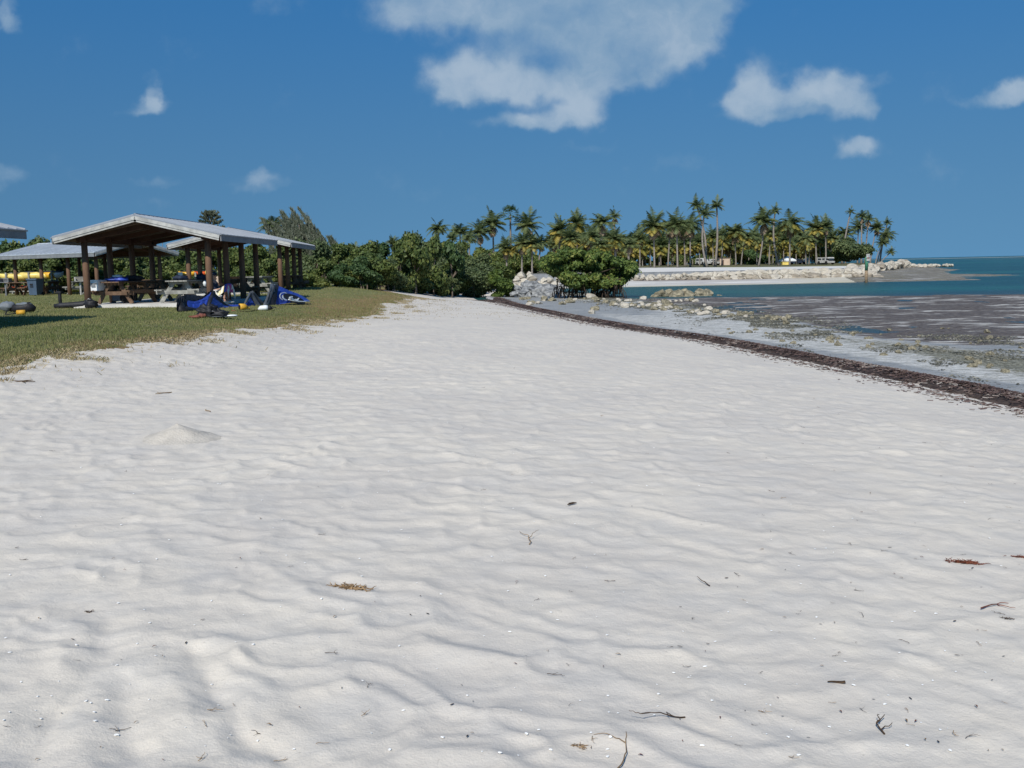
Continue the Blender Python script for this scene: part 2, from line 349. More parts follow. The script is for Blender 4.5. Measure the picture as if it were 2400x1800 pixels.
def H_beach(x, y, d=None):
    if d is None: d = wrack_d(x, y)
    z = .12+.85*(1-np.exp(-np.maximum(d, 0)/6))
    far = ss(y, 10, 22)
    z = z+.42*ss(-x, 4, 9.5)*(.25+.75*far)*np.where(y < 62, 1, 1)
    z = z+.34*np.exp(-((x+8.5)/5.5)**2-((y-51)/6.5)**2)
    z = z-.25*ss(y, 60, 75)*ss(x, -14, -4)
    # seaward of the wrack line
    n1 = fbm(x*.35+5, y*.22, 4, 2)-.5; n2 = fbm(x*.9, y*.5, 4, 5)-.5
    xl = xL(y)
    neg = .12+np.maximum(d, -1.5)*.065
    sea = ss(x-xl, .2, 3)
    pool = np.exp(-((x-xl-3.6)/2.4)**2)*ss(y, 26, 34)
    flat = .035*(1-sea)+(.030-.014*pool)*sea+n1*(.035+.085*sea)+n2*(.02+.035*sea)
    band = np.exp(-((x-xl)/1.6)**2); flat = flat+band*.03*(.4+fbm(x*1.5, y*1.5, 3, 3))
    drop = ss(y+.25*(x-16), 68, 77)*ss(x, 8, 10); flat = flat-drop*.5
    t = ss(-d, .6, 2.0)
    zs = neg*(1-t)+flat*t
    zs = zs-.45*ss(y, 84, 95)*ss(x, 4, 7)
    return np.where(d > 0, z, zs)
def H_far(x, y):
    s = np.minimum(y-106.5+.2*np.sin(x*.13), (xr(y)-x)*.9+np.where(x > 43, 7*(fbm(x*.09, y*.07, 4, 6)-.5), 0)*ss(x, 43, 50)*(1-ss((xr(y)-x)*.9, 9, 13)))
    z = np.interp(s, [-6, -1, 0, 8, 12.3, 13.3, 14.4, 45, 110, 200], [-.5, -.12, 0, .28, .5, .6, 1.36, 1.75, 1.98, 2.05])
    # low bars off the right end of the wall
    fl = .09*np.exp(-((x-60)/10)**2-((y-138)/16)**2)+.07*np.exp(-((x-46)/9)**2-((y-116)/9)**2)-.05+.07*(fbm(x*.22, y*.26, 5, 9)-.5)
    fl = np.where((x > 36) & (y > 103), fl, -.5)
    return np.maximum(z, fl)
def Hbase(x, y):
    x = np.asarray(x, float); y = np.asarray(y, float)
    a = H_beach(x, y); b = H_far(x, y)
    a = np.where(y > 100, np.where(x < 0, np.maximum(a, b), b), a)
    return np.where((y > 92) & (y <= 100), np.maximum(a, b), a)
def relief(x, y, d):
    ca, sa = math.cos(.42), math.sin(.42)
    wx = x+.26*(fbm(x*1.9, y*1.9, 2, 1)-.5)*2; wy = y+.26*(fbm(x*1.3+9, y*1.3, 2, 4)-.5)*2
    a = (wx*ca-wy*sa)/.30; b = (wx*sa+wy*ca)/.235
    h = smw(a, b, 3, 21.0); h3 = smw(a*2.1+7, b*1.9+3, 2, 15.0); h2 = smw(a*.57+4, b*.57+1, 6, 12.0)
    amp = .45+1.1*fbm(x*.35, y*.35, 3, 8)
    left = ss(-x, .6, 2.2)*ss(5.4-y, 0, 1.8)
    z = .043*h*amp+.008*h2*amp+.015*h3*amp+.010*(fbm(x*.8, y*.8, 3, 2)-.5)+.010*(fbm(x*5, y*5, 3, 6)-.5)
    # wheel ruts nearest the camera on the left
    for P, dp, wd in (([(-1.62, 3.95), (-1.50, 3.62), (-1.28, 3.15), (-1.05, 2.6)], .055, .085), ([(-1.45, 4.25), (-1.22, 3.85), (-1.0, 3.45), (-.62, 3.0), (-.25, 2.4)], .06, .07), ([(-1.95, 4.6), (-1.8, 4.2), (-1.75, 3.6), (-1.6, 3.0)], .05, .09)):
        q = dist_poly(x+.05*(fbm(x*5, y*5, 2, 3)-.5), y, np.array(P)); z = z-.28*dp*np.exp(-(q/(wd*.7))**2)+.006*np.exp(-((q-.16)/.06)**2)
    f = 1-.85*ss(y, 22, 42)
    return z*f*ss(d, .35, 1.6)

ROWS, CC, CO = 800, 660, 90
yv = 1.2*np.exp(np.linspace(0, math.log(420/1.2), ROWS))
sv = np.concatenate([np.linspace(-1.15, -.6, CO, endpoint=False), np.linspace(-.6, .6, CC), np.linspace(.6, 1.15, CO+1)[1:]])
Y, S = np.meshgrid(yv, sv, indexing='ij'); X = (Y+2)*S
D = wrack_d(X, Y)
Z = Hbase(X, Y)
EDGE = lawn_edge(Y)+(fbm(X*1.1, Y*.9, 4, 3)-.5)*1.1+(fbm(X*4, Y*3, 2, 5)-.5)*.5
lawnm = ss(EDGE-X, -.4, .5)*(Y < 96)
RL = relief(X, Y, D)
Z = Z+RL*(1-.9*lawnm)+.02*(fbm(X*.6, Y*.6, 3, 1)-.5)*lawnm
# foot of the little sand heap is a thing of its own; ground stays smooth below it
NV = X.size; idx = np.arange(NV).reshape(ROWS, X.shape[1])
Fq = np.stack([idx[:-1, :-1], idx[:-1, 1:], idx[1:, 1:], idx[1:, :-1]], -1).reshape(-1, 4)
V3 = np.stack([X, Y, Z], -1).reshape(-1, 3)
def fc(a): a = a.reshape(-1); return a[Fq].mean(1)
fD, fE, fX, fY, fZ = fc(D), fc(EDGE-X), fc(X), fc(Y), fc(Z)
isl = (fE > 0) & (fY < 140) & (fD > 2)
isb = (~isl) & (fD > -.25) & (fY < 101)
isf = (fY >= 101) & (fZ > -.3) & ~((fX > 36) & (fZ < .9) & (fX > xr(fY)-14.2))
ist = (~isl) & (~isb) & (~isf) & (fZ > -.3)
def sub(name, mask, m, kind='structure', attr=None, lift=0):
    f = Fq[mask]; u, inv = np.unique(f, return_inverse=True)
    v = V3[u].copy(); v[:, 2] += lift
    me = np_mesh(name, v, inv.reshape(-1, 4))
    if attr is not None:
        ca = me.color_attributes.new('mask', 'FLOAT_COLOR', 'POINT')
        ca.data.foreach_set('color', attr.reshape(-1, 4)[u].astype(np.float32).ravel())
    o = linkmesh(name, me, m, None, True); o['kind'] = kind
    return o
# sand material
def groundmat(name, fn):
    m = bpy.data.materials.new(name); m.use_nodes = True; nt = m.node_tree; b = nt.nodes['Principled BSDF']
    g = nd(nt, 'ShaderNodeNewGeometry'); at = nd(nt, 'ShaderNodeAttribute', attribute_name='mask')
    sp = nd(nt, 'ShaderNodeSeparateColor'); nt.links.new(at.outputs[0], sp.inputs[0])
    fn(nt, b, g.outputs['Position'], sp.outputs); return m
def bumpn(nt, b, h, st, dist):
    bn = nd(nt, 'ShaderNodeBump'); bn.inputs['Strength'].default_value = st; bn.inputs['Distance'].default_value = dist
    nt.links.new(h, bn.inputs['Height']); nt.links.new(bn.outputs[0], b.inputs['Normal'])
def f_sand(nt, b, P, sp):
    n1 = sstep(nt, noise(nt, P, .7, 5), .3, .7); n2 = noise(nt, P, 60, 3); n3 = sstep(nt, noise(nt, P, 3.2, 4), .35, .7)
    c = mixc(nt, n1, (.56, .51, .445), (.635, .575, .487))
    c = mixc(nt, mth(nt, 'MULTIPLY', n3, .35), c, (.50, .48, .45))
    c = mixc(nt, mth(nt, 'MULTIPLY', sstep(nt, n2, .62, .75), .35), c, (.30, .27, .23))
    wet = sstep(nt, sp[0], .2, .9); c = mixc(nt, wet, c, (.33, .33, .335))
    sh = sp[1]; c = mixc(nt, mth(nt, 'MULTIPLY', sstep(nt, noise(nt, P, 5, 6, .7), .50, .62), sh), c, (.36, .29, .17))
    nt.links.new(c, b.inputs['Base Color']); b.inputs['Roughness'].default_value = .9; b.inputs['Specular IOR Level'].default_value = .15
    h = mth(nt, 'ADD', mth(nt, 'MULTIPLY', noise(nt, P, 3.5, 5, .5), 1.0), mth(nt, 'MULTIPLY', noise(nt, P, 90, 4, .7), .10))
    bumpn(nt, b, h, .55, .06)
def f_lawn(nt, b, P, sp):
    n1 = sstep(nt, noise(nt, P, .35, 5), .3, .7); n2 = sstep(nt, noise(nt, P, 2.2, 5, .7), .35, .7); n3 = noise(nt, P, 22, 5, .8)
    c = mixc(nt, n1, (.175, .19, .072), (.225, .225, .10)); c = mixc(nt, mth(nt, 'MULTIPLY', n2, .5), c, (.25, .22, .11))
    c = mixc(nt, mth(nt, 'MULTIPLY', sstep(nt, noise(nt, P, .9, 6, .75), .56, .68), .55), c, (.33, .28, .17))
    br = sstep(nt, mth(nt, 'ADD', sp[0], mth(nt, 'MULTIPLY', mth(nt, 'SUBTRACT', noise(nt, P, 1.1, 5, .65), .5), 1.0)), .35, .8)
    c = mixc(nt, br, c, (.30, .205, .10))
    c = mixc(nt, sstep(nt, n3, .5, .75), c, (.24, .21, .10))
    c = mixc(nt, mth(nt, 'MULTIPLY', sstep(nt, n3, .5, .3), .6), c, (.04, .05, .015))
    nt.links.new(c, b.inputs['Base Color']); b.inputs['Roughness'].default_value = .95; b.inputs['Specular IOR Level'].default_value = .1
    bumpn(nt, b, n3, 1.0, .05)
def f_tidal(nt, b, P, sp):
    Pw = vmth(nt, 'MULTIPLY', P, (.55, 1.0, 1.0))
    n1 = noise(nt, Pw, 1.3, 6, .65); n2 = noise(nt, Pw, 7, 6, .75); n3 = noise(nt, Pw, .45, 5, .6)
    sy = nd(nt, 'ShaderNodeSeparateXYZ'); nt.links.new(P, sy.inputs[0]); fary = sstep(nt, sy.outputs[1], 90, 101)
    c = mixc(nt, sstep(nt, n1, .3, .7), (.24, .25, .255), (.34, .345, .34)); c = mixc(nt, fary, c, (.24, .205, .145))
    pale = sstep(nt, mth(nt, 'ADD', sp[0], mth(nt, 'MULTIPLY', mth(nt, 'SUBTRACT', n1, .5), 1.3)), .35, .75)
    pc = mixc(nt, sstep(nt, noise(nt, vmth(nt, 'MULTIPLY', P, (.5, 1, 1)), 4.5, 7, .8), .38, .62), (.33, .325, .30), (.60, .59, .555))
    c = mixc(nt, pale, c, pc)
    c = mixc(nt, mth(nt, 'MULTIPLY', sstep(nt, noise(nt, P, 11, 5, .85), .53, .63), .8), c, (.14, .13, .085))
    alg = sstep(nt, mth(nt, 'ADD', sp[1], mth(nt, 'MULTIPLY', mth(nt, 'SUBTRACT', n2, .5), 2.0)), .45, .75)
    ac = mixc(nt, sstep(nt, noise(nt, P, 14, 4, .8), .4, .65), (.09, .085, .06), (.34, .325, .25))
    c = mixc(nt, alg, c, ac)
    sg = sstep(nt, mth(nt, 'ADD', sp[2], mth(nt, 'MULTIPLY', mth(nt, 'SUBTRACT', n3, .5), .9)), .35, .6)
    sgc = mixc(nt, sstep(nt, n2, .4, .65), (.075, .062, .055), (.19, .165, .145))
    strk = sstep(nt, mth(nt, 'MULTIPLY', noise(nt, vmth(nt, 'MULTIPLY', P, (.35, 1.1, 1)), 1.1, 6, .7), sstep(nt, n3, .36, .55)), .46, .60)
    sgc = mixc(nt, strk, sgc, (.50, .48, .44))
    c = mixc(nt, sg, c, sgc)
    nt.links.new(c, b.inputs['Base Color']); b.inputs['Specular IOR Level'].default_value = .10
    ro = nd(nt, 'ShaderNodeMapRange'); nt.links.new(n1, ro.inputs[0]); ro.inputs[1].default_value = .3; ro.inputs[2].default_value = .7; ro.inputs[3].default_value = .5; ro.inputs[4].default_value = .8
    nt.links.new(ro.outputs[0], b.inputs['Roughness'])
    bumpn(nt, b, mth(nt, 'ADD', n2, mth(nt, 'MULTIPLY', n1, .6)), .8, .05)
def f_far(nt, b, P, sp):
    n1 = noise(nt, P, .25, 5, .6); st = noise(nt, vmth(nt, 'MULTIPLY', P, (.06, .8, 1)), 1.0, 5, .6)
    c = mixc(nt, sstep(nt, n1, .3, .7), (.58, .555, .51), (.66, .635, .585))
    c = mixc(nt, mth(nt, 'MULTIPLY', sp[0], sstep(nt, st, .47, .56)), c, (.17, .13, .11))
    c = mixc(nt, mth(nt, 'MULTIPLY', sp[2], .8), c, (.45, .40, .28))
    gr = sstep(nt, mth(nt, 'ADD', sp[1], mth(nt, 'MULTIPLY', mth(nt, 'SUBTRACT', noise(nt, P, .4, 5, .7), .5), .5)), .4, .6)
    c = mixc(nt, gr, c, mixc(nt, sstep(nt, n1, .4, .6), (.10, .10, .035), (.17, .15, .06)))
    nt.links.new(c, b.inputs['Base Color']); b.inputs['Roughness'].default_value = .9
    bumpn(nt, b, noise(nt, P, 2, 5, .6), .4, .1)
z0 = np.zeros_like(X); one = np.ones_like(X)
a_s = np.stack([ss(-D, -.7, .1)*.9, ss(EDGE-X, -1.6, .2)*(D > 1.5), z0, one], -1)
mound = np.exp(-((X+6.5)/3.2)**2-((Y-40)/9)**2)+np.exp(-((X+8)/6)**2-((Y-57)/5)**2)
a_l = np.stack([np.clip(ss(X-EDGE, -2.2, .2)*.75+mound*.75, 0, 1), z0, z0, one], -1)
xl = xL(Y); seaw = ss(X-xl, .3, 2.5)
pale = (1-ss(X-xl, .0, 2.0))*ss(-D, 1.3, 2.4)*(1-ss(Y, 40, 56)*ss(xl-X, .5, 3)*.95); pale = np.maximum(pale, .5*ss(30-Y, 0, 8)*ss(-D, 1.5, 2.5))
alg = .28*(Y > 101)+.16*ss(34-Y, 0, 10)*ss(-D, 1.4, 2.2)+np.exp(-((X-xl)/1.2)**2)*.55+.34*ss(30-Y, 0, 10)*ss(X-xl, -2.2, -.3)+.35*ss(Y, 62, 70)*ss(X, 1, 3)
sgm = seaw*ss(Y, 24, 31)
a_t = np.stack([np.clip(pale, 0, 1), np.clip(alg, 0, 1), np.clip(sgm, 0, 1)*(Y < 100)+.46*(Y > 101), one], -1)
sfar = np.minimum(Y-106.5, (xr(Y)-X)*.9)
a_f = np.stack([np.exp(-((sfar-5)/4.)**2)*.75+np.exp(-((sfar-11)/1.3)**2), ss(Y+3*np.sin(X*.2), 157, 162)*ss(sfar, 12, 16)+ss(-X, -14, -10)*ss(Y, 119, 121), ss(3-sfar, 0, 3)+.8*ss(X, 28, 36)*ss(12-sfar, 0, 3), one], -1)
beach = sub('beach_sand', isb, groundmat('white coral sand', f_sand), attr=a_s)
lawn = sub('lawn', isl, groundmat('coarse lawn', f_lawn), attr=a_l)
tidal = sub('tidal_flat', ist, groundmat('wet marl and algae', f_tidal), attr=a_t)
farsh = sub('far_shore', isf, groundmat('far white sand', f_far), attr=a_f)
def gz(x, y):
    x = np.array([float(x)]); y = np.array([float(y)]); d = wrack_d(x, y); lm = ss(lawn_edge(y)-x, -.4, .5)*(y < 96)
    return float((Hbase(x, y)+relief(x, y, d)*(1-.9*lm))[0])
def hit(u, v, n=24):
    y = 5.0; d = ray(u, v); lo, hi = 1.5, 400
    ys = 1.3*np.exp(np.linspace(0, math.log(300), 1200)); P = np.array([0, 0, CZ])[None]+d[None]*(ys/d[1])[:, None]
    h = Hbase(P[:, 0], P[:, 1]); k = np.argmax(P[:, 2] < h)
    if k == 0: return P[-1]
    a, b = P[k-1], P[k]; da = a[2]-h[k-1]; db = b[2]-h[k]; t = da/(da-db+1e-9)
    p = a+(b-a)*t; p[2] = gz(p[0], p[1]); return p

# ------------------------------------------------------------------ water
def f_water(nt, b, P, sp):
    big = noise(nt, vmth(nt, 'MULTIPLY', P, (.35, 1, 1)), .035, 4, .6)
    sepn = nd(nt, 'ShaderNodeSeparateXYZ'); nt.links.new(P, sepn.inputs[0])
    c = mixc(nt, sstep(nt, big, .42, .62), (.014, .062, .064), (.022, .105, .092))
    near = sstep(nt, sepn.outputs[1], 78, 60); c = mixc(nt, mth(nt, 'MULTIPLY', near, .8), c, (.045, .06, .065))
    nt.links.new(c, b.inputs['Base Color']); b.inputs['Roughness'].default_value = .28; b.inputs['IOR'].default_value = 1.33; b.inputs['Specular IOR Level'].default_value = .32
    Pw = vmth(nt, 'MULTIPLY', P, (.6, 1, 1))
    h = mth(nt, 'ADD', noise(nt, Pw, 3.0, 4, .6), mth(nt, 'MULTIPLY', noise(nt, Pw, .7, 3, .5), 1.6))
    bumpn(nt, b, h, 1.0, .42)
mb = MB(); mb.add([(-6000, 6, 0), (9000, 6, 0), (9000, 15000, 0), (-6000, 15000, 0)], [(0, 1, 2, 3)])
water = mb.build('water', groundmat('sea water', f_water)); water['kind'] = 'structure'
mb = MB()
for (x0, x1, y0, y1) in ((500, 5200, 1500, 2050), (360, 2400, 800, 840)):
    n = 40
    for i in range(n):
        a = i/n; b = (i+1)/n; wa = math.sin(math.pi*min(1, a*1.02))**.5; wb = math.sin(math.pi*min(1, b))**.5
        ym = (y0+y1)/2; hw = (y1-y0)/2
        mb.add([(x0+(x1-x0)*a, ym-hw*wa, .05), (x0+(x1-x0)*b, ym-hw*wb, .05), (x0+(x1-x0)*b, ym+hw*wb, .05), (x0+(x1-x0)*a, ym+hw*wa, .05)], [(0, 1, 2, 3)])
sb = mb.build('sandbar', mat('far sandbar', (.52, .50, .42), .9, .1, 0, .2, .002)); sb['kind'] = 'structure'

# ------------------------------------------------------------------ seaweed wrack line
def resample(P, step, y0, y1):
    P = P[(P[:, 1] >= y0-8) & (P[:, 1] <= y1+8)]; out = []
    for a, b in zip(P[:-1], P[1:]):
        n = max(1, int(np.hypot(*(b-a))/step)); out += [a+(b-a)*i/n for i in range(n)]
    return np.array(out+[P[-1]])
def wrack():
    P = resample(WR[:19], .07, 4, 84)
    k = np.ones(41)/41; Q = P.copy()
    for c in (0, 1): Q[:, c] = np.convolve(np.pad(P[:, c], 20, mode='edge'), k, 'valid')
    P = Q; T = np.gradient(P, axis=0); T /= np.linalg.norm(T, axis=1)[:, None]; N = np.stack([-T[:, 1], T[:, 0]], -1)
    W = 18; wv = np.linspace(-1, 1, W); wid = .34+.22*vn(P[:, 1]*.6, P[:, 0], 2)+.12*vn(P[:, 1]*2.2, P[:, 0], 3)+.10*ss(30-P[:, 1], 0, 14)
    wid = wid*(1+.7*ss(P[:, 1], 60, 74))*(.72+.6*vn(P[:, 1]*1.7, P[:, 0]*1.7, 7))
    X = P[:, 0][:, None]+N[:, 0][:, None]*wid[:, None]*wv; Y = P[:, 1][:, None]+N[:, 1][:, None]*wid[:, None]*wv
    X = X+.10*(fbm(X*5, Y*5, 3, 4)-.5)*5*np.abs(wv)
    hh = (1-wv**2)**.7*(.10+.05*vn(P[:, 1]*.9, P[:, 0], 6))[:, None]
    dd = wrack_d(X, Y); base = Hbase(X, Y)
    Z = base-.025+hh*(.6+.8*fbm(X*4, Y*4, 4, 3))+.05*(fbm(X*14, Y*14, 2, 6)-.5)*(hh > .02)
    n = len(P); ix = np.arange(n*W).reshape(n, W); Fq_ = np.stack([ix[:-1, :-1], ix[:-1, 1:], ix[1:, 1:], ix[1:, :-1]], -1).reshape(-1, 4)
    V = np.stack([X, Y, Z], -1).reshape(-1, 3)
    # loose strands lying on and around the ridge
    rg = np.random.RandomState(3); m = 42000
    r1 = rg.rand(m)**1.8; yy_ = 9+r1*74; i = np.clip(np.searchsorted(np.maximum.accumulate(P[:, 1]), yy_), 0, n-1)
    off = rg.randn(m)*.42; off = np.where(rg.rand(m) < .18, off*2.1+.3, off); off = off*wid[i]
    far_ = rg.rand(m) < .07; off = np.where(far_, 1.0+np.abs(rg.randn(m))*.35, off)
    cx = P[i, 0]+N[i, 0]*off; cy = P[i, 1]+N[i, 1]*off
    tt = np.clip(off/wid[i], -1, 1)
    cz = Hbase(cx, cy)+relief(cx, cy, wrack_d(cx, cy))+np.maximum(0, 1-tt**2)**.7*.15+.004
    L = .018+.04*rg.rand(m); an = rg.rand(m)*6.28; wd = .0028+.0045*rg.rand(m); tl = (rg.rand(m)-.3)*.5
    dx, dy, dz = np.cos(an)*L, np.sin(an)*L, tl*L; px, py = -np.sin(an)*wd, np.cos(an)*wd
    q = np.stack([np.stack([cx-dx-px, cy-dy-py, cz-dz*.2], -1), np.stack([cx+dx-px, cy+dy-py, cz+dz], -1), np.stack([cx+dx+px, cy+dy+py, cz+dz+.01], -1), np.stack([cx-dx+px, cy-dy+py, cz-dz*.2+.01], -1)], 1).reshape(-1, 3)
    F2 = np.arange(m*4).reshape(m, 4)+len(V)
    me = np_mesh('seaweed_wrack', np.concatenate([V, q]), np.concatenate([Fq_, F2]))
    o = linkmesh('seaweed_wrack', me, [mat('brown matted seaweed', (.075, .058, .050), .85, .2, 0, .3, 6, 1.0, 22, col2=(.035, .024, .022)), leafmat('seaweed strands', [(.03, .02, .018), (.075, .048, .042), (.13, .085, .07), (.42, .38, .33)], 0, 1.0)])
    mi = np.zeros(len(me.polygons), np.int32); mi[len(Fq_):] = 1; me.polygons.foreach_set('material_index', mi)
    tag(o, 'long low band of dark brown dried seaweed curving along the water side of the sand', 'seaweed', kind='stuff')
wrack()

# ------------------------------------------------------------------ grass
def blades(name, cx, cy, h, wd, m, label, spread=1, curl=.5, seed=1):
    rg = np.random.RandomState(seed); n = len(cx); d = wrack_d(cx, cy); lm = ss(lawn_edge(cy)-cx, -.4, .5)
    cz = Hbase(cx, cy)+relief(cx, cy, d)*(1-.9*lm)-.01
    a = rg.rand(n)*6.28; b = rg.rand(n)*6.28; px, py = np.cos(a)*wd/2, np.sin(a)*wd/2
    lx, ly = np.cos(b)*h*curl*rg.rand(n), np.sin(b)*h*curl*rg.rand(n)
    v = np.stack([np.stack([cx-px, cy-py, cz], -1), np.stack([cx+px, cy+py, cz], -1), np.stack([cx+lx+px*.4, cy+ly+py*.4, cz+h], -1), np.stack([cx+lx*1.1-px*.3, cy+ly*1.1-py*.3, cz+h*.97], -1)], 1).reshape(-1, 3)
    o = linkmesh(name, np_mesh(name, v, np.arange(n*4).reshape(n, 4)), m)
    tag(o, label, 'grass', kind='stuff')
rg = np.random.RandomState(5)
n = 210000; y = 13+46*rg.rand(n)**1.7; x = lawn_edge(y)+.2-rg.rand(n)**1.25*(7+.42*y)
k = (fbm(x*1.1, y*.9, 4, 3)-.5)*1.1+lawn_edge(y)-x > -.05
x, y = x[k], y[k]
blades('grass', x, y, (.022+.035*rg.rand(len(x)))*(.7+.9*fbm(x*.8, y*.8, 3, 2)), .010+.010*rg.rand(len(x)), L_grass, 'short coarse green lawn grass beside the picnic shelters')
n = 60000; y = 12+44*rg.rand(n)**1.5; o_ = np.abs(rg.randn(n))*1.0; x = lawn_edge(y)+o_-.3
k = (fbm(x*1.6, y*1.2, 4, 7) > .46+.12*o_)
k |= rg.rand(n) < .012
x, y = x[k], y[k]
blades('dry_grass', x, y, .02+.05*rg.rand(len(x)), .012+.012*rg.rand(len(x)), L_dryg, 'sparse straw coloured grass runners creeping out over the sand edge', curl=1.6, seed=2)
n = 3500; x = np.concatenate([rg.randn(n)*1.7-3.5, rg.randn(900)*1.2+.8]); y = np.concatenate([rg.randn(n)*5+46, rg.randn(900)*3+42])
k = (fbm(x*1.2, y*.7, 4, 9) > .5)&(wrack_d(x, y) > 1.2); x, y = x[k], y[k]
blades('straw_litter', x, y, .01+.03*rg.rand(len(x)), .02+.02*rg.rand(len(x)), L_dryg, 'thin scatter of pale straw litter on the far sand near the bushes', curl=2.5, seed=4)

# ------------------------------------------------------------------ shelters
TILT = 0.0
def make_shelter(bay=2.13):
    r = empty('picnic_shelter', (0, 0, 0)); hl = bay*1.5; RL_ = hl+.85; HW = 2.78; HE = 2.2; RZ = HE+.68; th = .16
    MB().box((0, 0, .0), (4.9, 2*hl+.75, .22)).build('slab', MT['slab'], r)
    # roof: two sloping decks with standing seams
    sl_ = math.atan2(RZ-HE, HW); L = math.hypot(HW, RZ-HE)
    for sx in (-1, 1):
        m = MB()
        a = Vector((0, 0, RZ+.17)); e = Vector((sx*HW, 0, HE+.17)); nrm = Vector((sx*math.sin(sl_), 0, math.cos(sl_)))
        def P(t, yv_, o): return tuple(a.lerp(e, t)+nrm*o+Vector((0, yv_, 0)))
        y0, y1 = -RL_-.03, RL_+.03
        m.add([P(0, y0, .0), P(1.02, y0, .0), P(1.02, y1, .0), P(0, y1, .0), P(0, y0, .035), P(1.02, y0, .035), P(1.02, y1, .035), P(0, y1, .035)], [(0,1,2,3),(7,6,5,4),(0,4,5,1),(1,5,6,2),(2,6,7,3),(3,7,4,0)])
        nn = int(2*RL_/.42)
        for i in range(nn+1):
            yy_ = y0+.03+(y1-y0-.06)*i/nn
            m.add([P(.01, yy_-.012, .036), P(1.0, yy_-.012, .036), P(1.0, yy_+.012, .036), P(.01, yy_+.012, .036), P(.01, yy_-.008, .07), P(1.0, yy_-.008, .07), P(1.0, yy_+.008, .07), P(.01, yy_+.008, .07)], [(7,6,5,4),(0,4,5,1),(1,5,6,2),(2,6,7,3),(3,7,4,0)])
        m.build('roof_deck', MT['roof'], r)
        m = MB(); b = MB()
        m.add([P(0, -RL_+.03, -.1), P(.985, -RL_+.03, -.1), P(.985, RL_-.03, -.1), P(0, RL_-.03, -.1)], [(0, 1, 2, 3)])
        m.build('ceiling', MT['soffit'], r)
        for q in (-1, 1):   # gable boards, upper and lower strip
            m = MB(); yf = q*RL_
            for (o0, o1, dy) in ((-.12, -.003, .02), (-.185, -.125, .0)):
                m.add([P(0, yf-.02+dy*q, o0), P(1.0, yf-.02+dy*q, o0), P(1.0, yf+.02+dy*q, o0), P(0, yf+.02+dy*q, o0), P(0, yf-.02+dy*q, o1), P(1.0, yf-.02+dy*q, o1), P(1.0, yf+.02+dy*q, o1), P(0, yf+.02+dy*q, o1)], [(0,1,2,3),(7,6,5,4),(0,4,5,1),(1,5,6,2),(2,6,7,3),(3,7,4,0)])
            m.build('gable_board', MT['fascia'], r)
        MB().box((sx*(HW+.022), 0, HE+.065), (.035, 2*RL_-.02, .19)).build('eave_board', MT['eave'], r)
        MB().beam((sx*2.1, -hl-.45, HE+.16), (sx*2.1, hl+.45, HE+.16), .14, .24).build('beam', MT['darkwood'], r)
    for i in range(4):
        y_ = -hl+bay*i
        MB().beam((-2.35, y_, HE+.1), (0, y_, RZ-.12), .09, .16).beam((0, y_, RZ-.12), (2.35, y_, HE+.1), .09, .16).build('rafter', MT['darkwood'], r)
    for sx in (-1, 1):
        for i in range(4):
            MB().tube([(sx*2.1, -hl+bay*i, -.1), (sx*2.1, -hl+bay*i, 1.2), (sx*2.1, -hl+bay*i, HE+.25)], [.115, .11, .10], 12).build('post', MT['post'], r, True)
    MB().tube([(0, -RL_, RZ+.215), (0, RL_, RZ+.215)], .05, 6).build('ridge_cap', MT['roof'], r)
    return r
sh = make_shelter()
tag(sh, 'nearest whole picnic shelter, white edged gable roof, blue kite lying before it', 'shelter', 'picnic shelters on the lawn')
sh.location = (-12.38, 37.5, 1.34)
def shelter_copy(x, y, z, rz, label, src=sh):
    c = copy_tree(src); c.location = (x, y, z); c.rotation_euler = (0, 0, rz); tag(c, label); return c
s2 = shelter_copy(-13.0, 49.9, 1.37, rad(3.5), 'second gabled picnic shelter standing just behind the nearest one, to its right')
s4 = shelter_copy(-14.75, 20.9, 1.22, 0, 'near shelter cut by the left edge of the photo, roof corner showing')
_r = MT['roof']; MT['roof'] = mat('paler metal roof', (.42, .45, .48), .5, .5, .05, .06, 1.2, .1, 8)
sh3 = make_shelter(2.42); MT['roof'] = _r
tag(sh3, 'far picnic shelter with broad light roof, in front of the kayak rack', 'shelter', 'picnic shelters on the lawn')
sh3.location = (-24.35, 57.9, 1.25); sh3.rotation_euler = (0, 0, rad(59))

# ------------------------------------------------------------------ picnic tables
def make_table(wm):
    r = empty('picnic_table', (0, 0, 0)); L = 1.85
    m = MB()
    for i in range(5): m.box((-.31+.155*i, 0, .745), (.145, L, .042))
    m.build('tabletop', wm, r)
    for sx in (-1, 1):
        MB().box((sx*.66-.065, 0, .44), (.125, L, .042)).box((sx*.66+.072, 0, .44), (.125, L, .042)).box((sx*.735+.03, 0, .415), (.03, L, .12)).build('bench', wm, r)
    for sy in (-1, 1):
        y = sy*.66
        for sx in (-1, 1):
            MB().beam((sx*.66, y+.03*sx, 0), (sx*.17, y+.03*sx, .722), .045, .14).build('leg', wm, r)
        MB().box((0, y-.055, .36), (1.62, .04, .13)).box((0, y-.055, .68), (.72, .04, .09)).build('crossbar', wm, r)
        MB().beam((0, y*.9, .34), (0, y*.25, .715), .04, .09).build('brace', wm, r)
    return r
tb = make_table(MT['wood_brown']); tg = make_table(MT['wood_grey'])
G1 = 'picnic tables under the shelters'
used = set()
def table(kind, p, rz, label):
    src = tb if kind == 'b' else tg
    t = src if kind not in used else copy_tree(src); used.add(kind)
    t.location = p; t.rotation_euler = (0, 0, rz); tag(t, label, 'picnic table', G1); return t
def at(u, v, y, z=None):
    p = A(u, v, y); return (p[0], p[1], (z if z is not None else gz(p[0], p[1])))
ZS = 1.46
t1 = table('b', at(300, 717, 35.6, ZS), rad(-16), 'red brown picnic table with a cooler on its bench in the nearest shelter')
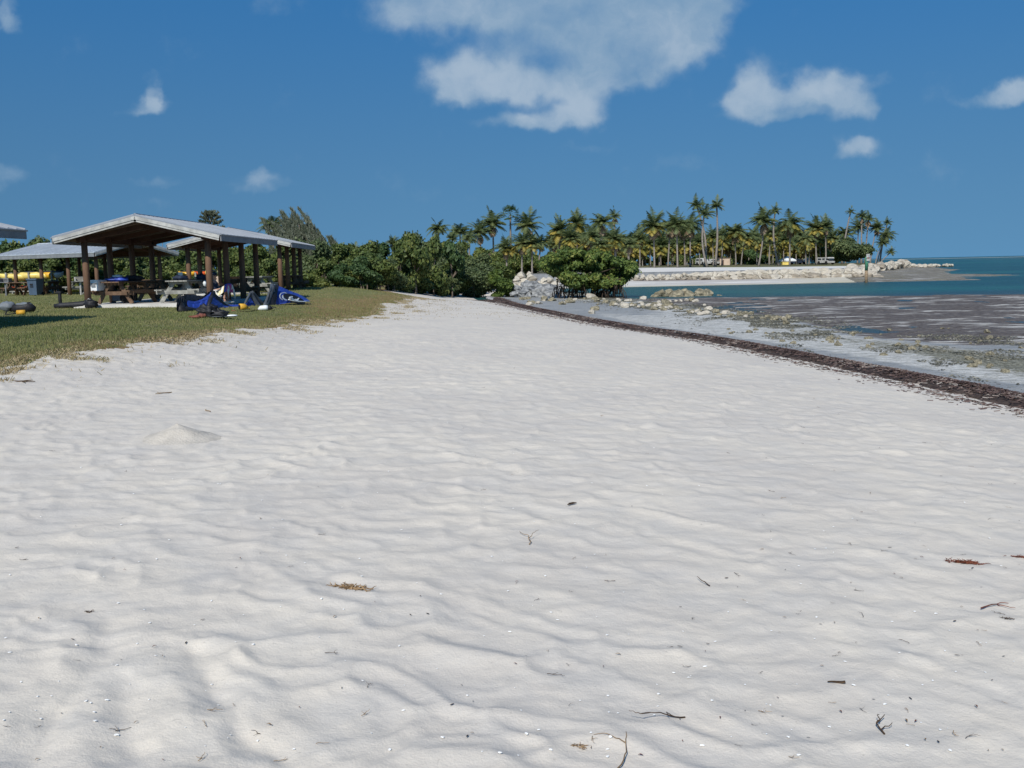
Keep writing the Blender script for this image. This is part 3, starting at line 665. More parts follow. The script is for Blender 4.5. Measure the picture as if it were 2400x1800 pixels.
t2 = table('g', at(440, 713, 35.4, ZS), rad(-4), 'weathered grey picnic table behind the black end of the blue kite')
table('b', at(385, 705, 38.6, ZS), rad(-10), 'shaded brown picnic table between and behind the two front tables')
table('b', at(470, 700, 40.2, ZS), rad(-4), 'shaded brown picnic table right behind the front right shelter post')
table('b', at(560, 700, 39.6, ZS-.03), rad(14), 'dark picnic table with sunlit leg ends just right of the seated person')
table('g', at(611, 690, 46.6, 1.48), rad(-3), 'pale grey picnic table in the second shelter, seen end on above the grey kite strut')
table('b', at(570, 690, 49, 1.48), rad(-3), 'dark picnic table in shade at the left of the second shelter')
table('b', at(684, 684, 51.5, 1.48), rad(4), 'dark picnic table among the right hand posts of the second shelter')
table('b', at(55, 690, 57.2, 1.36), rad(70), 'brown picnic table partly behind the blue rubbish bin in the far shelter')
table('g', at(200, 688, 56.5, 1.36), rad(60), 'pale topped picnic table at the right end of the far shelter')
table('b', at(110, 688, 59.5, 1.36), rad(60), 'shaded picnic table deep inside the far shelter')
table('b', at(345, 684, 52, 1.40), rad(40), 'dim picnic table on the lawn seen between the posts at the back left')

# ------------------------------------------------------------------ gear
def gp(u, v):
    p = hit(u, v); return (float(p[0]), float(p[1]), float(p[2]))
c = empty('cooler', at(254, 688, 34.9, 1.93), rad(-16), 'white plastic cooler resting on the bench end of the brown table', 'cooler')
c.location = Vector(t1.location)+Euler((0, 0, rad(-16))).to_matrix() @ Vector((-.67, -.66, .463))
MB().box((0, 0, .16), (.34, .46, .32), taper=.92).build('body', MT['white'], c); MB().box((0, 0, .345), (.37, .49, .055)).build('lid', MT['white'], c)
MB().box((-.02, -.245, .2), (.17, .015, .13)).build('badge', MT['eave'], c); MB().box((0, -.25, .26), (.26, .03, .02)).build('handle', MT['grey'], c)
def onT(t, p): return Vector(t.location)+Euler((0, 0, t.rotation_euler[2])).to_matrix() @ Vector(p)
m = MB().blob((0, 0, .07), (.36, .28, .10), 3, .22, 20, 12); o = m.build('beach_bag', [MT['blue']], None, True); o.location = onT(t1, (.0, -.45, .765)); tag(o, 'crumpled bright blue cloth bag lying on the brown table top', 'bag')
m = MB().blob((0, 0, .05), (.17, .14, .05), 5, .15); o = m.build('towel', [MT['whitecloth']], None, True); o.location = onT(t1, (.02, -.50, .90)); tag(o, 'pale blue white cloth on top of the blue bag on the brown table', 'towel')
m = MB().blob((0, 0, .09), (.34, .36, .12), 8, .2, 18, 12); o = m.build('duffel_bag', MT['black'], None, True); o.location = onT(t1, (.05, .35, .765)); tag(o, 'black soft bag on the far half of the brown table top', 'bag')
m = MB().blob((0, 0, .08), (.25, .3, .10), 9, .2, 18, 12); o = m.build('backpack', MT['dark_blue'], None, True); o.location = onT(t2, (-.12, -.2, .765)); tag(o, 'dark backpack on the grey table top', 'bag')
m = MB().blob((0, 0, .08), (.16, .2, .14), 19, .2, 18, 12); o = m.build('backpack', MT['dark_blue'], None, True); o.location = onT(t2, (.3, .62, .765)); tag(o, 'small navy bag at the far end of the grey table', 'bag')
# wheeled case under the brown table
c = empty('wheeled_cart', onT(t1, (-.18, .0, 0)), rad(5), 'grey box on black wheels stored under the brown table', 'cart')
MB().box((-.18, 0, .22), (.28, .4, .3)).build('box', MT['bin'], c)
for yy_ in (-.2, .2):
    MB().tube([(.12, yy_-.03, .17), (.12, yy_+.03, .17)], .17, 20).build('wheel', MT['tyre'], c)
MB().tube([(-.3, .2, .1), (.3, .2, .1), (.42, .2, .35), (.36, .2, .6)], .018, 6).build('handle', MT['black'], c, True)
# bags by the first post
m = MB().tube([(-.62, 0, .09), (-.4, 0, .10), (0, .01, .11), (.35, 0, .13), (.52, .02, .2), (.58, .03, .34)], [.07, .10, .11, .12, .10, .04], 12); o = m.build('board_bag', MT['black'], None, True)
o.location = at(172, 722, 34.0); o.rotation_euler = (0, 0, rad(5)); tag(o, 'long flat black board bag lying left of the front left shelter post', 'bag')
c = empty('backpack', at(214, 722, 33.75), 0, 'round black backpack slumped at the foot of the front left post', 'bag')
MB().blob((0, 0, .14), (.22, .17, .17), 4, .18, 18, 12).build('body', MT['black'], c, True); MB().tube([(-.1, -.1, .25), (-.02, -.14, .33), (.06, -.1, .27)], .02, 6).build('strap', MT['grey'], c, True)
# charcoal grills
def grill(p, rz, label, mt, s=1):
    c = empty('park_grill', p, rz, label, 'grill', 'pedestal charcoal grills', s)
    MB().tube([(0, 0, -.05), (0, 0, .62)], .045, 8).build('pedestal', mt, c)
    m = MB().box((0, 0, .66), (.46, .36, .03)).box((-.23, 0, .76), (.03, .36, .2)).box((.23, 0, .76), (.03, .36, .2)).box((0, .18, .76), (.46, .03, .2)); m.build('firebox', mt, c)
    m = MB()
    for i in range(8): m.beam((-.2, -.16+.045*i, .84), (.2, -.16+.045*i, .84), .012, .012)
    m.build('grate', MT['grey'], c); return c
c = empty('bollard', at(142, 719, 35.2), 0, 'short black post on the lawn just left of the nearest shelter', 'post')
MB().tube([(0, 0, -.1), (0, 0, .5)], .062, 10).build('post', MT['black'], c); MB().box((-.02, 0, .53), (.17, .14, .07)).build('cap', MT['black'], c)
grill(at(15, 694, 56), 0, 'grey pedestal grill at the far left edge near the far shelter', MT['grey'], 1.15)
grill(at(190, 688, 55.2), rad(30), 'pale grey box grill on a thin post just left of the front left shelter post', MT['fascia'], 1.15)
# wheelie bin
c = empty('rubbish_bin', at(85, 692, 55.4, gz(*at(85, 692, 55.4)[:2])), rad(-12), 'blue grey wheeled rubbish bin in front of the yellow kayaks', 'bin')
MB().box((0, 0, .46), (.58, .62, .84), taper=.8).build('body', MT['bin'], c); MB().box((0, .02, .91), (.66, .70, .06)).box((0, -.33, .89), (.6, .05, .05)).build('lid', MT['bin'], c)
MB().box((-.03, -.31, .62), (.18, .02, .09)).box((-.03, -.30, .5), (.2, .02, .05)).build('sticker', MT['black'], c)
for sx in (-.27, .27): MB().tube([(sx-.03, .25, .1), (sx+.03, .25, .1)], .1, 16).build('wheel', MT['tyre'], c)
# kayaks
def kayak_mesh(L, Wd, Ht, seed=0):
    m = MB(); n = 26; k = 14; V = []; Fc = []
    for i in range(n+1):
        t = i/n; s = math.sin(math.pi*min(max(t, .004), .996))**.55; w_ = Wd/2*s; h_ = Ht/2*(.45+.55*s); rz = .10*(2*t-1)**4
        for j in range(k):
            a = 2*math.pi*j/k; zz = math.sin(a)*h_; zz = zz*(.75 if zz > 0 else 1)
            V.append((L*(t-.5), math.cos(a)*w_, Ht/2+zz+rz))
    for i in range(n):
        for j in range(k):
            j2 = (j+1) % k; Fc.append((i*k+j, i*k+j2, (i+1)*k+j2, (i+1)*k+j))
    Fc += [tuple(range(k))[::-1], tuple(n*k+j for j in range(k))]
    return m.add(V, Fc)
def kayak(p, rz, mt, label, L=3.0, Wd=.72, Ht=.42, roll=0, name='kayak'):
    Ht = Ht*1.2; L = L*1.08; p = (p[0], p[1], p[2]-.04)
    c = empty(name, p, rz, label, 'kayak', 'kayaks stored on the racks'); c.rotation_euler = (roll, 0, rz)
    kayak_mesh(L, Wd, Ht).build('hull', mt, c, True)
    MB().blob((0, 0, Ht*.84), (.42, .2, .06), 1, 0, 16, 8).build('cockpit', MT['black'], c, True)
    MB().tube([(-L*.44, 0, Ht*.8), (-L*.46, 0, Ht*.95), (-L*.48, 0, Ht*.85)], .02, 5).build('grab_handle', MT['black'], c)
    return c
KY = 61.5
def kp(u, v, y=KY): return tuple(A(u, v, y))
def rack(u0, u1, vb, vt, y, nlev, label, posts=3):
    a = A(u0, vb, y); b = A(u1, vb, y); z0_ = min(gz(a[0], a[1]), gz(b[0], b[1])); zt = A(u0, vt, y)[2]
    c = empty('kayak_rack', (float((a[0]+b[0])/2), y, z0_-.05), 0, label, 'rack'); W_ = b[0]-a[0]; h = zt-z0_+.05
    for i in range(posts):
        for dy in (-.35, .35):
            MB().box((-W_/2+W_*i/(posts-1), dy, h/2), (.10, .10, h)).build('upright', MT['wood_grey'], c)
    for k in range(nlev):
        zz = h*(k+.55)/nlev*.78
        for i in range(posts): MB().box((-W_/2+W_*i/(posts-1), 0, zz), (.06, 1.0, .08)).build('arm', MT['wood_grey'], c)
        MB().box((0, -.42, zz-.08), (W_, .05, .07)).build('rail', MT['wood_grey'], c)
    return c
rack(24, 130, 688, 639, KY, 2, 'weathered timber kayak rack with yellow kayaks on top, behind the far shelter')
kayak(kp(45, 656.5), rad(4), MT['yellow2'], 'orange tinted lemon kayak at the left end of the rack, its bow past the post', 2.1, .7, .44)
kayak(kp(72, 655), rad(-3), MT['yellow2'], 'pale lemon kayak in the middle of the rack row behind the rubbish bin', 1.9, .72, .48)
kayak(kp(98, 654), 0, MT['yellow2'], 'light lemon kayak between the bright yellow one and the bin', 1.6, .66, .42)
kayak(kp(117, 652.5), rad(-6), MT['yellow'], 'bright golden yellow kayak near the right end of the rack', 1.15, .62, .44)
kayak(kp(133, 650), 0, MT['white'], 'white kayak end at the right end of the long rack', .8, .55, .36)
kayak(kp(57, 684), rad(6), MT['orange'], 'red orange kayak on the lowest level of the long rack', 1.35, .6, .36)
kayak(kp(70, 679), rad(-4), MT['orange'], 'second red orange kayak stacked above the lowest one', .9, .55, .28)
kayak(kp(107, 688), 0, MT['rust'], 'dark red kayak low on the rack right of the bin', .7, .5, .3)
kayak(kp(118, 688), 0, MT['yellow2'], 'small cream and red boat end low on the rack far right', .45, .4, .28)
rack(424, 506, 688, 639, 60.0, 2, 'small timber kayak rack seen through the nearest shelter')
kayak(tuple(A(439, 649, 60)), rad(3), MT['yellow'], 'yellow kayak at the left end of the rack seen through the nearest shelter', .95, .6, .36)
kayak(tuple(A(472, 648, 60)), rad(-3), MT['orange'], 'orange kayak in the middle of the rack seen through the nearest shelter', .75, .6, .36)
kayak(tuple(A(498.5, 648, 60)), rad(80), MT['yellow2'], 'lemon kayak pointing end on, right of the front right shelter post', 1.6, .44, .36)
def signpost(p, h, wd, hh, label, mt, pm, name='sign_post', band=None):
    c = empty(name, p, 0, label, 'sign'); MB().box((0, 0, h/2-.1), (.09, .09, h+.2)).build('post', pm, c)
    MB().box((0, -.06, h-hh/2), (wd, .03, hh)).build('panel', mt, c)
    if band: MB().box((0, -.078, h-hh/2), (wd*.7, .006, hh*.35)).build('marking', band, c)
    return c
signpost(tuple(A(515, 672, 58)-np.array([0, 0, .3])), .9, .35, .5, 'small post with a brown board beside the rack seen through the nearest shelter', MT['beige'], MT['fascia'])
signpost(at(425, 668, 59.5), 1.15, .26, .28, 'tiny white notice on a post under the small kayak rack', MT['white'], MT['darkwood'])
pmk = gp(883, 669); signpost(pmk, 26*pmk[1]/F0, .30, .30, 'small grey marker sign standing alone on the lawn crest before the bushes', MT['fascia'], MT['beige'], band=MT['black'])

# left gear heap: grey kite bag
c = empty('kite_bag', gp(35, 733), 0, 'grey and black kite bundle lying on the lawn at the far left', 'bag')
MB().blob((-.22, 0, .20), (.24, .20, .16), 3, .12, 18, 12).build('canopy_roll', MT['char2'], c, True)
MB().tube([(-.1, 0, .15), (.15, -.02, .14), (.45, 0, .16), (.62, .02, .10)], [.12, .13, .17, .08], 12).build('bag_body', MT['black'], c, True)
MB().blob((.3, -.03, .25), (.24, .12, .06), 7, .2, 16, 10).build('flap', MT['char2'], c, True)
c = empty('kite_pump', gp(45, 738), rad(10), 'yellow pump with black hose in front of the grey bundle', 'pump')
MB().tube([(-.06, 0, .07), (.17, 0, .07)], [.07, .075], 12).build('barrel', MT['amber'], c, True); MB().tube([(-.06, 0, .05), (-.3, -.05, .02), (-.4, .05, .03), (-.38, .2, .12)], .018, 6).build('hose', MT['black'], c, True)

# ------------------------------------------------------------------ blue kite
ky0 = lambda u: 29.8+(u-418)*(8.6/309)
kroot_p = Vector(A(560, 725, ky0(560))); kroot_p.z = gz(kroot_p.x, kroot_p.y)
kite = empty('power_kite', kroot_p, 0, 'large blue and black inflatable kite spread half collapsed on the grass before the shelter', 'kite')
def kw(u, v, dy=0, lean=None):
    """a point of the kite: foot of the cloth at ky0(u), leaning away with height"""
    y = ky0(u)+dy; p = Vector(A(u, v, y)); return p-kroot_p
def interp_poly(pts, n):
    us = np.cumsum([0]+[math.hypot(b[0]-a[0], b[1]-a[1]) for a, b in zip(pts[:-1], pts[1:])]); t = np.linspace(0, us[-1], n)
    return [tuple(np.interp(tt, us, [p[i] for p in pts]) for i in range(len(pts[0]))) for tt in t]
def sheet(name, top, bot, mt, dtop=.45, dbot=0, bulge=.12, n=26, mrows=9, seed=0, off=0, thick=.012):
    T = interp_poly(top, n); B = interp_poly(bot, n); V = []; Fc = []; rgk = random.Random(seed); ph = [rgk.uniform(0, 6) for _ in range(4)]
    for lay in (0, 1):
        for i in range(n):
            a = kw(T[i][0], T[i][1], dtop); b = kw(B[i][0], B[i][1], dbot)
            for j in range(mrows):
                t = j/(mrows-1); p = a.lerp(b, t); s = math.sin(math.pi*t)*bulge*(1+.4*math.sin(i*.9+ph[0]))+.03*math.sin(i*1.7+j*1.1+ph[1])+.015*math.sin(i*3.1-j*2.3+ph[2])
                p = p+Vector((0, -s-off+lay*thick, 0)); V.append(tuple(p))
    for lay in (0, 1):
        o_ = lay*n*mrows
        for i in range(n-1):
            for j in range(mrows-1):
                q = (o_+i*mrows+j, o_+i*mrows+j+1, o_+(i+1)*mrows+j+1, o_+(i+1)*mrows+j); Fc.append(q if lay == 0 else q[::-1])
    N_ = n*mrows
    for i in range(n-1):
        for j in (0, mrows-1):
            Fc.append((i*mrows+j, (i+1)*mrows+j, N_+(i+1)*mrows+j, N_+i*mrows+j))
    return MB().add(V, Fc).build(name, mt, kite, True)
sheet('canopy', [(441, 702), (460, 704), (476, 699), (488, 690), (498, 682)], [(446, 727), (460, 728), (475, 727), (487, 726), (492, 724)], MT['blue'], .6, .05, .14, seed=1)
sheet('canopy', [(498, 682), (506, 692), (516, 702), (530, 713), (546, 719)], [(490, 725), (505, 726), (520, 726), (535, 724), (550, 723)], MT['blue'], .6, .05, .12, seed=2)
sheet('canopy', [(528, 714), (545, 714), (565, 713), (585, 708)], [(540, 723), (555, 723), (570, 722), (584, 718)], MT['blue'], .9, .1, .04, seed=3)
sheet('canopy', [(592, 690), (602, 694), (612, 702), (625, 713)], [(576, 719), (590, 720), (605, 720), (620, 717)], MT['blue'], .8, .3, .06, seed=4)
sheet('canopy', [(648, 668), (662, 674), (680, 682), (700, 689), (715, 697), (727, 706)], [(643, 715), (662, 712), (680, 710), (700, 709), (715, 708), (727, 707)], MT['blue'], .7, .05, .16, seed=5)
sheet('wingtip', [(436, 689), (446, 690), (460, 692), (478, 694), (486, 690)], [(425, 731), (436, 731), (450, 730), (466, 728), (478, 724)], MT['black'], .85, .2, .05, seed=6)
sheet('wingtip', [(418, 697), (428, 693), (437, 690)], [(417, 734), (425, 735), (437, 734)], MT['black'], .3, .1, .12, seed=7)
sheet('dark_panel', [(642, 666), (650, 668), (655, 671)], [(625, 718), (638, 718), (648, 716)], MT['black'], .55, .0, .10, n=12, seed=8, off=.1)
sheet('edge_band', [(496, 680), (504, 684), (512, 692), (522, 703), (534, 713), (548, 719)], [(497, 685), (503, 691), (510, 699), (519, 708), (531, 717), (546, 722)], MT['black'], .5, .45, .02, mrows=4, seed=9, off=.12)
sheet('edge_band', [(441, 700), (460, 702), (475, 697), (487, 688), (498, 679)], [(441, 703), (460, 706), (476, 701), (489, 692), (500, 683)], MT['black'], .5, .48, .01, mrows=4, seed=10, off=.14)
P_ = [kw(u, v, dy) for u, v, dy in ((424, 716, .25), (424, 727, .0), (436, 728, -.1), (460, 729, -.15), (490, 728, -.12), (520, 727, -.05), (550, 724, .05), (575, 722, .15))]
MB().tube(P_, [.12, .14, .13, .09, .06, .06, .05, .04], 14).build('leading_edge', MT['black'], kite, True)
MB().tube([kw(500, 684, .35), kw(494, 700, .1), (kw(490, 712, -.02)), kw(488, 724, -.12)], [.05, .06, .06, .05], 10).build('strut', MT['black'], kite, True)
for pts, rr in (([(572, 717, .25), (578, 703, .35), (586, 688, .4)], .075), ([(585, 686, .4), (592, 696, .3), (601, 710, .15), (609, 722, .0)], .085), ([(590, 684, .55), (600, 695, .5), (611, 708, .4), (622, 718, .3)], .06), ([(640, 668, .4), (635, 685, .3), (628, 703, .15), (621, 719, .0)], .10)):
    MB().tube([kw(*p) for p in interp_poly(pts, 9)], rr, 12, flat=.55).build('strut', MT['char'], kite, True)
sheet('strut_cap', [(634, 665), (646, 666)], [(636, 684), (645, 684)], MT['char2'], .42, .28, .05, n=6, mrows=6, seed=3, off=.08)
# printed ring emblem and white piping on the last panel
def ring(cu, cv, ru, rv, wdt, mt, a0, a1, nm, tilt=.35, dy=-.02):
    V = []; Fc = []; n = 28
    for i in range(n+1):
        a = a0+(a1-a0)*i/n
        for k in (1, 1-wdt):
            du = math.cos(a)*ru*k; dv = math.sin(a)*rv*k; V.append(tuple(kw(cu+du*math.cos(tilt)-dv*math.sin(tilt), cv+du*math.sin(tilt)+dv*math.cos(tilt), dy+(714-cv-dv)*.012)))
    for i in range(n): Fc.append((2*i, 2*i+1, 2*i+3, 2*i+2))
    return V, Fc
def emblem(nm, parts, mt, off):
    m = MB()
    for V, Fc in parts:
        V2 = [(x, y-off, z) for x, y, z in V]; m.add(V2, Fc)
    o = m.build(nm, mt, kite); md = o.modifiers.new('s', 'SOLIDIFY'); md.thickness = .008; return o
emblem('logo_patch', [ring(692, 700, 27, 8.5, 1.0, None, 0, 6.283, 'b', .38)], MT['black'], .20)
emblem('logo', [ring(671, 694, 11, 9.5, .16, None, 1.6, 5.9, 'b'), ring(676, 696, 10, 7.5, .34, None, 1.2, 6.0, 'b'), ring(684, 697, 7, 2.2, 1.0, None, 0, 6.28, 'b', -.4), ring(690, 700, 8, 2.0, 1.0, None, 0, 6.28, 'b', .9), ring(699, 702, 5, 1.8, 1.0, None, 0, 6.28, 'b', .2), ring(703, 700, 3.5, 1.3, 1.0, None, 0, 6.28, 'b', -.8)], MT['whitecloth'], .32)
MB().tube([kw(u, v, -.28+.10) for u, v in ((676, 702), (686, 705), (698, 706.5), (712, 707), (724, 706))], .022, 6).build('piping', MT['whitecloth'], kite, True)
# gear on the grass around the kite
c = empty('harness', gp(490, 744), rad(4), 'black kite harness heap in front of the kite', 'harness')
MB().blob((-.05, 0, .15), (.27, .2, .19), 2, .35, 22, 14).blob((.25, 0, .09), (.24, .17, .13), 6, .3, 18, 12).blob((.12, .05, .22), (.12, .12, .1), 9, .3, 14, 10).build('body', MT['black'], c, True)
MB().box((.1, -.16, .17), (.12, .02, .03)).box((.02, -.17, .12), (.05, .02, .03)).build('buckle', MT['grey'], c)
MB().tube([(-.35, 0, .03), (-.5, -.03, .02), (-.62, .02, .02)], .02, 6).build('strap', MT['black'], c, True)
c = empty('kite_board', gp(505, 745), rad(6), 'thin dark board with a white tip lying under the black harness', 'board')
MB().blob((0, 0, .035), (.62, .2, .022), 0, 0, 24, 8).build('deck', MT['char'], c, True); MB().blob((.44, -.01, .05), (.16, .12, .03), 0, 0, 16, 8).build('tip', MT['white'], c, True)
o = MB().blob((0, 0, .04), (.15, .07, .035), 12, .3, 16, 10).build('glove', MT['rust'], None, True); o.location = gp(456, 746); tag(o, 'faded red cloth item on the grass left of the black harness', 'glove')
o = MB().blob((0, 0, .05), (.13, .1, .06), 14, .3, 16, 10).build('shoe', MT['rust'], None, True); o.location = gp(473, 745); tag(o, 'small brown red shoe beside the black harness', 'shoe')
c = empty('pump_bag', gp(570, 726), rad(20), 'yellow round ended pump bag with dark open mouth before the kite struts', 'bag', None, .8)
MB().tube([(-.14, -.06, .12), (.05, 0, .12), (.17, .03, .09)], [.13, .12, .07], 16).build('body', MT['amber'], c, True); MB().tube([(-.155, -.065, .12), (-.14, -.06, .12)], .095, 16).build('mouth', MT['black'], c)
MB().tube([(.17, .03, .08), (.26, .06, .04)], .04, 8).build('nozzle', MT['amber'], c, True)
o = MB().blob((0, 0, .01), (.08, .03, .02), 2, .2).build('strap_piece', MT['rust'], None, True); o.location = gp(547, 729); tag(o, 'small orange strap piece on the grass left of the yellow pump bag', 'strap')
c = empty('dry_bag', gp(618, 728), rad(14), 'white dry bag with a black end lying in front of the grey kite strut', 'bag', None, .8)
MB().tube([(-.22, 0, .05), (-.12, 0, .1), (.08, .0, .11), (.16, .01, .11)], [.03, .10, .11, .10], 14).build('body', MT['white'], c, True); MB().tube([(.16, .01, .11), (.27, .03, .10), (.33, .04, .06)], [.10, .09, .04], 12).build('cuff', MT['black'], c, True)
MB().tube([(.33, .04, .06), (.42, .1, .12), (.5, .06, .1)], .02, 6).build('strap', MT['black'], c, True)
o = MB().tube([Vector(gp(u, v))+Vector((0, 0, .015)) for u, v in ((562, 731), (585, 731), (605, 727), (622, 722), (640, 720))], .014, 6).build('kite_line', MT['twig'], None, True); tag(o, 'dark kite line lying on the grass between the yellow bag and the struts', 'line')

# ------------------------------------------------------------------ person on a low white chair
PY = 35.5; pf = Vector(A(533, 707, PY)); pf.z = A(533, 707, PY)[2]
pr = empty('person', pf, rad(-12), 'person in a navy cap and dark shirt sitting low, facing right, towel over the knees', 'person')
J = {'pel': (-.42, 0, .30), 'sp1': (-.47, 0, .46), 'chest': (-.52, 0, .64), 'neck': (-.50, 0, .79), 'hd0': (-.47, 0, .86), 'hd1': (-.455, 0, .94), 'hd2': (-.46, 0, 1.01)}
def skin_obj(name, verts, edges, radii, mt, parent, sub=2, root=0):
    me = bpy.data.meshes.new(name); me.from_pydata(verts, edges, []); o = bpy.data.objects.new(name, me); COL.objects.link(o); me.materials.append(mt)
    o.modifiers.new('skin', 'SKIN'); sd = me.skin_vertices[0].data
    for i, r_ in enumerate(radii): sd[i].radius = (r_, r_) if not isinstance(r_, tuple) else r_
    sd[root].use_root = True
    sb_ = o.modifiers.new('sub', 'SUBSURF'); sb_.levels = sub; sb_.render_levels = sub
    bpy.context.view_layer.update(); dg = bpy.context.evaluated_depsgraph_get(); me2 = bpy.data.meshes.new_from_object(o.evaluated_get(dg)); o.modifiers.clear(); o.data = me2
    me2.polygons.foreach_set('use_smooth', np.ones(len(me2.polygons), bool)); o.parent = parent; CH.setdefault(parent.name, []).append(o); return o
Vb = [(-.42, 0, .28), (-.46, 0, .42), (-.50, 0, .58), (-.50, 0, .68), (-.485, 0, .78), (-.47, 0, .86), (-.445, 0, .93), (-.45, 0, .985)]; Rb = [(.15, .12), (.14, .10), (.16, .11), (.12, .09), .055, .075, .088, .06]; Eb = [(i, i+1) for i in range(7)]
for sy in (-1, 1):
    b = len(Vb); Vb += [(-.40, sy*.10, .25), (-.18, sy*.12, .40), (.04, sy*.13, .53), (.02, sy*.13, .36), (-.02, sy*.13, .20), (-.05, sy*.13, .07), (.02, sy*.135, .035), (.13, sy*.14, .025)]
    Rb += [.095, .08, .062, .055, .055, .038, .034, .028]; Eb += [(0, b)]+[(b+i, b+i+1) for i in range(7)]
    b = len(Vb); Vb += [(-.50, sy*.19, .68), (-.47, sy*.25, .52), (-.40, sy*.24, .40), (-.22, sy*.17, .45), (-.15, sy*.15, .47)]
    Rb += [.06, .046, .042, .03, .034]; Eb += [(3, b)]+[(b+i, b+i+1) for i in range(4)]
    h0 = len(Vb)-1
    for k in range(4):   # fingers curled over the towel
        b = len(Vb); o_ = (k-1.5)*.02; Vb += [(-.10, sy*.15+o_, .485), (-.06-.006*k, sy*.15+o_*1.1, .475), (-.04-.006*k, sy*.15+o_*1.1, .45)]; Rb += [.011, .009, .008]; Eb += [(h0, b), (b, b+1), (b+1, b+2)]
    b = len(Vb); Vb += [(-.13, sy*.15-sy*.045, .47), (-.10, sy*.15-sy*.06, .46)]; Rb += [.012, .009]; Eb += [(h0, b), (b, b+1)]
skin_obj('body', Vb, Eb, Rb, MT['skin'], pr)
MB().blob((-.355, 0, .915), (.02, .012, .02), 0, 0, 8, 6).build('nose', MT['skin'], pr, True)
for sy in (-1, 1):
    MB().blob((-.368, sy*.032, .945), (.008, .014, .009), 0, 0, 8, 6).build('eye', MT['black'], pr, True); MB().blob((-.46, sy*.083, .925), (.022, .012, .034), 0, 0, 8, 6).build('ear', MT['skin'], pr, True)
MB().blob((-.364, 0, .88), (.008, .026, .006), 0, 0, 8, 6).build('mouth', MT['rust'], pr, True)
MB().blob((-.475, 0, .945), (.10, .093, .085), 0, .04, 16, 10).build('hair', MT['twig'], pr, True)
MB().blob((-.462, 0, .985), (.112, .10, .078), 0, 0, 18, 10).blob((-.345, 0, .972), (.085, .07, .014), 0, 0, 16, 6).build('cap', MT['dark_blue'], pr, True)
MB().blob((-.47, -.095, 1.0), (.035, .008, .02), 0, 0, 10, 6).build('cap_patch', MT['eave'], pr, True)
Vs = [(-.425, 0, .34), (-.465, 0, .46), (-.505, 0, .60), (-.50, 0, .69)]; Rs = [(.165, .13), (.16, .12), (.175, .125), (.135, .10)]; Es = [(0, 1), (1, 2), (2, 3)]
for sy in (-1, 1):
    b = len(Vs); Vs += [(-.50, sy*.19, .68), (-.485, sy*.235, .57)]; Rs += [.078, .066]; Es += [(3, b), (b, b+1)]
skin_obj('shirt', Vs, Es, Rs, MT['dark_blue'], pr)
Vs = [(-.42, 0, .27)]; Rs = [(.165, .14)]; Es = []
for sy in (-1, 1):
    b = len(Vs); Vs += [(-.38, sy*.10, .26), (-.18, sy*.12, .40), (-.03, sy*.13, .49)]; Rs += [.11, .092, .085]; Es += [(0, b), (b, b+1), (b+1, b+2)]
skin_obj('shorts', Vs, Es, Rs, MT['char'], pr)
tw = bpy.data.materials.new('striped towel'); tw.use_nodes = True; nt = tw.node_tree; tcn = nd(nt, 'ShaderNodeTexCoord'); sx_ = nd(nt, 'ShaderNodeSeparateXYZ'); nt.links.new(tcn.outputs['Object'], sx_.inputs[0])
rp = nd(nt, 'ShaderNodeValToRGB'); nt.links.new(mth(nt, 'MULTIPLY_ADD', sx_.outputs[0], 1.7, mth(nt, 'MULTIPLY_ADD', noise(nt, tcn.outputs['Object'], 6), .2, .5)), rp.inputs[0]); cr = rp.color_ramp; cr.interpolation = 'CONSTANT'
cr.elements[0].color = (.66, .62, .42, 1); cr.elements[1].position = .99; cr.elements[1].color = (.7, .7, .6, 1)
for ps, cc in ((.32, (.62, .55, .28)), (.40, (.68, .68, .60)), (.56, (.62, .52, .20)), (.62, (.04, .10, .35)), (.74, (.06, .08, .40)), (.80, (.55, .10, .22)), (.86, (.7, .66, .55))):
    e = cr.elements.new(ps); e.color = (*cc, 1)
nt.links.new(rp.outputs[0], nt.nodes['Principled BSDF'].inputs['Base Color']); nt.nodes['Principled BSDF'].inputs['Roughness'].default_value = .9
twl = empty('beach_towel', pf, rad(-12), 'striped yellow, white and blue towel draped over the seated person\'s knees', 'towel')
V = []; Fc = []; prof = [(-.36, .42), (-.25, .46), (-.12, .52), (.0, .62), (.07, .645), (.12, .61), (.145, .52), (.13, .42), (.12, .34)]
for lay in (0, .014):
    for i, (xx, zz) in enumerate(interp_poly(prof, 22)):
        for j in range(15):
            t = j/14*2-1; dz = -max(0, abs(t)-.62)*.55-(.05*abs(t)**2); dd_ = .012*math.sin(j*1.9+i*.5)
            V.append((xx-lay*.6+.05*abs(t)*(xx > .05), t*.27, zz+dz+dd_-lay-(.10*(t < 0)*abs(t) if i > 14 else 0)))
for lay in (0, 1):
    for i in range(21):
        for j in range(14):
            q = (lay*330+i*15+j, lay*330+(i+1)*15+j, lay*330+(i+1)*15+j+1, lay*330+i*15+j+1); Fc.append(q if lay == 0 else q[::-1])
MB().add(V, Fc).build('cloth', tw, twl, True)
ch = empty('beach_chair', pf, rad(-12), 'low white folding chair under the seated person', 'chair')
for sy in (-1, 1):
    MB().tube([(-.30, sy*.27, .40), (-.12, sy*.27, .02)], .016, 8).build('leg', MT['white'], ch); MB().tube([(-.20, sy*.285, .22), (-.60, sy*.285, .03)], .016, 8).build('leg', MT['white'], ch)
    MB().box((-.38, sy*.28, .415), (.34, .05, .025)).build('armrest', MT['white'], ch)
    MB().tube([(-.50, sy*.25, .16), (-.66, sy*.25, .72)], .014, 8).build('back_post', MT['white'], ch)
MB().tube([(-.19, -.27, .2), (-.19, .27, .2)], .014, 8).tube([(-.32, -.29, .19), (-.05, -.29, .22)], .012, 8).build('crossbar', MT['white'], ch)
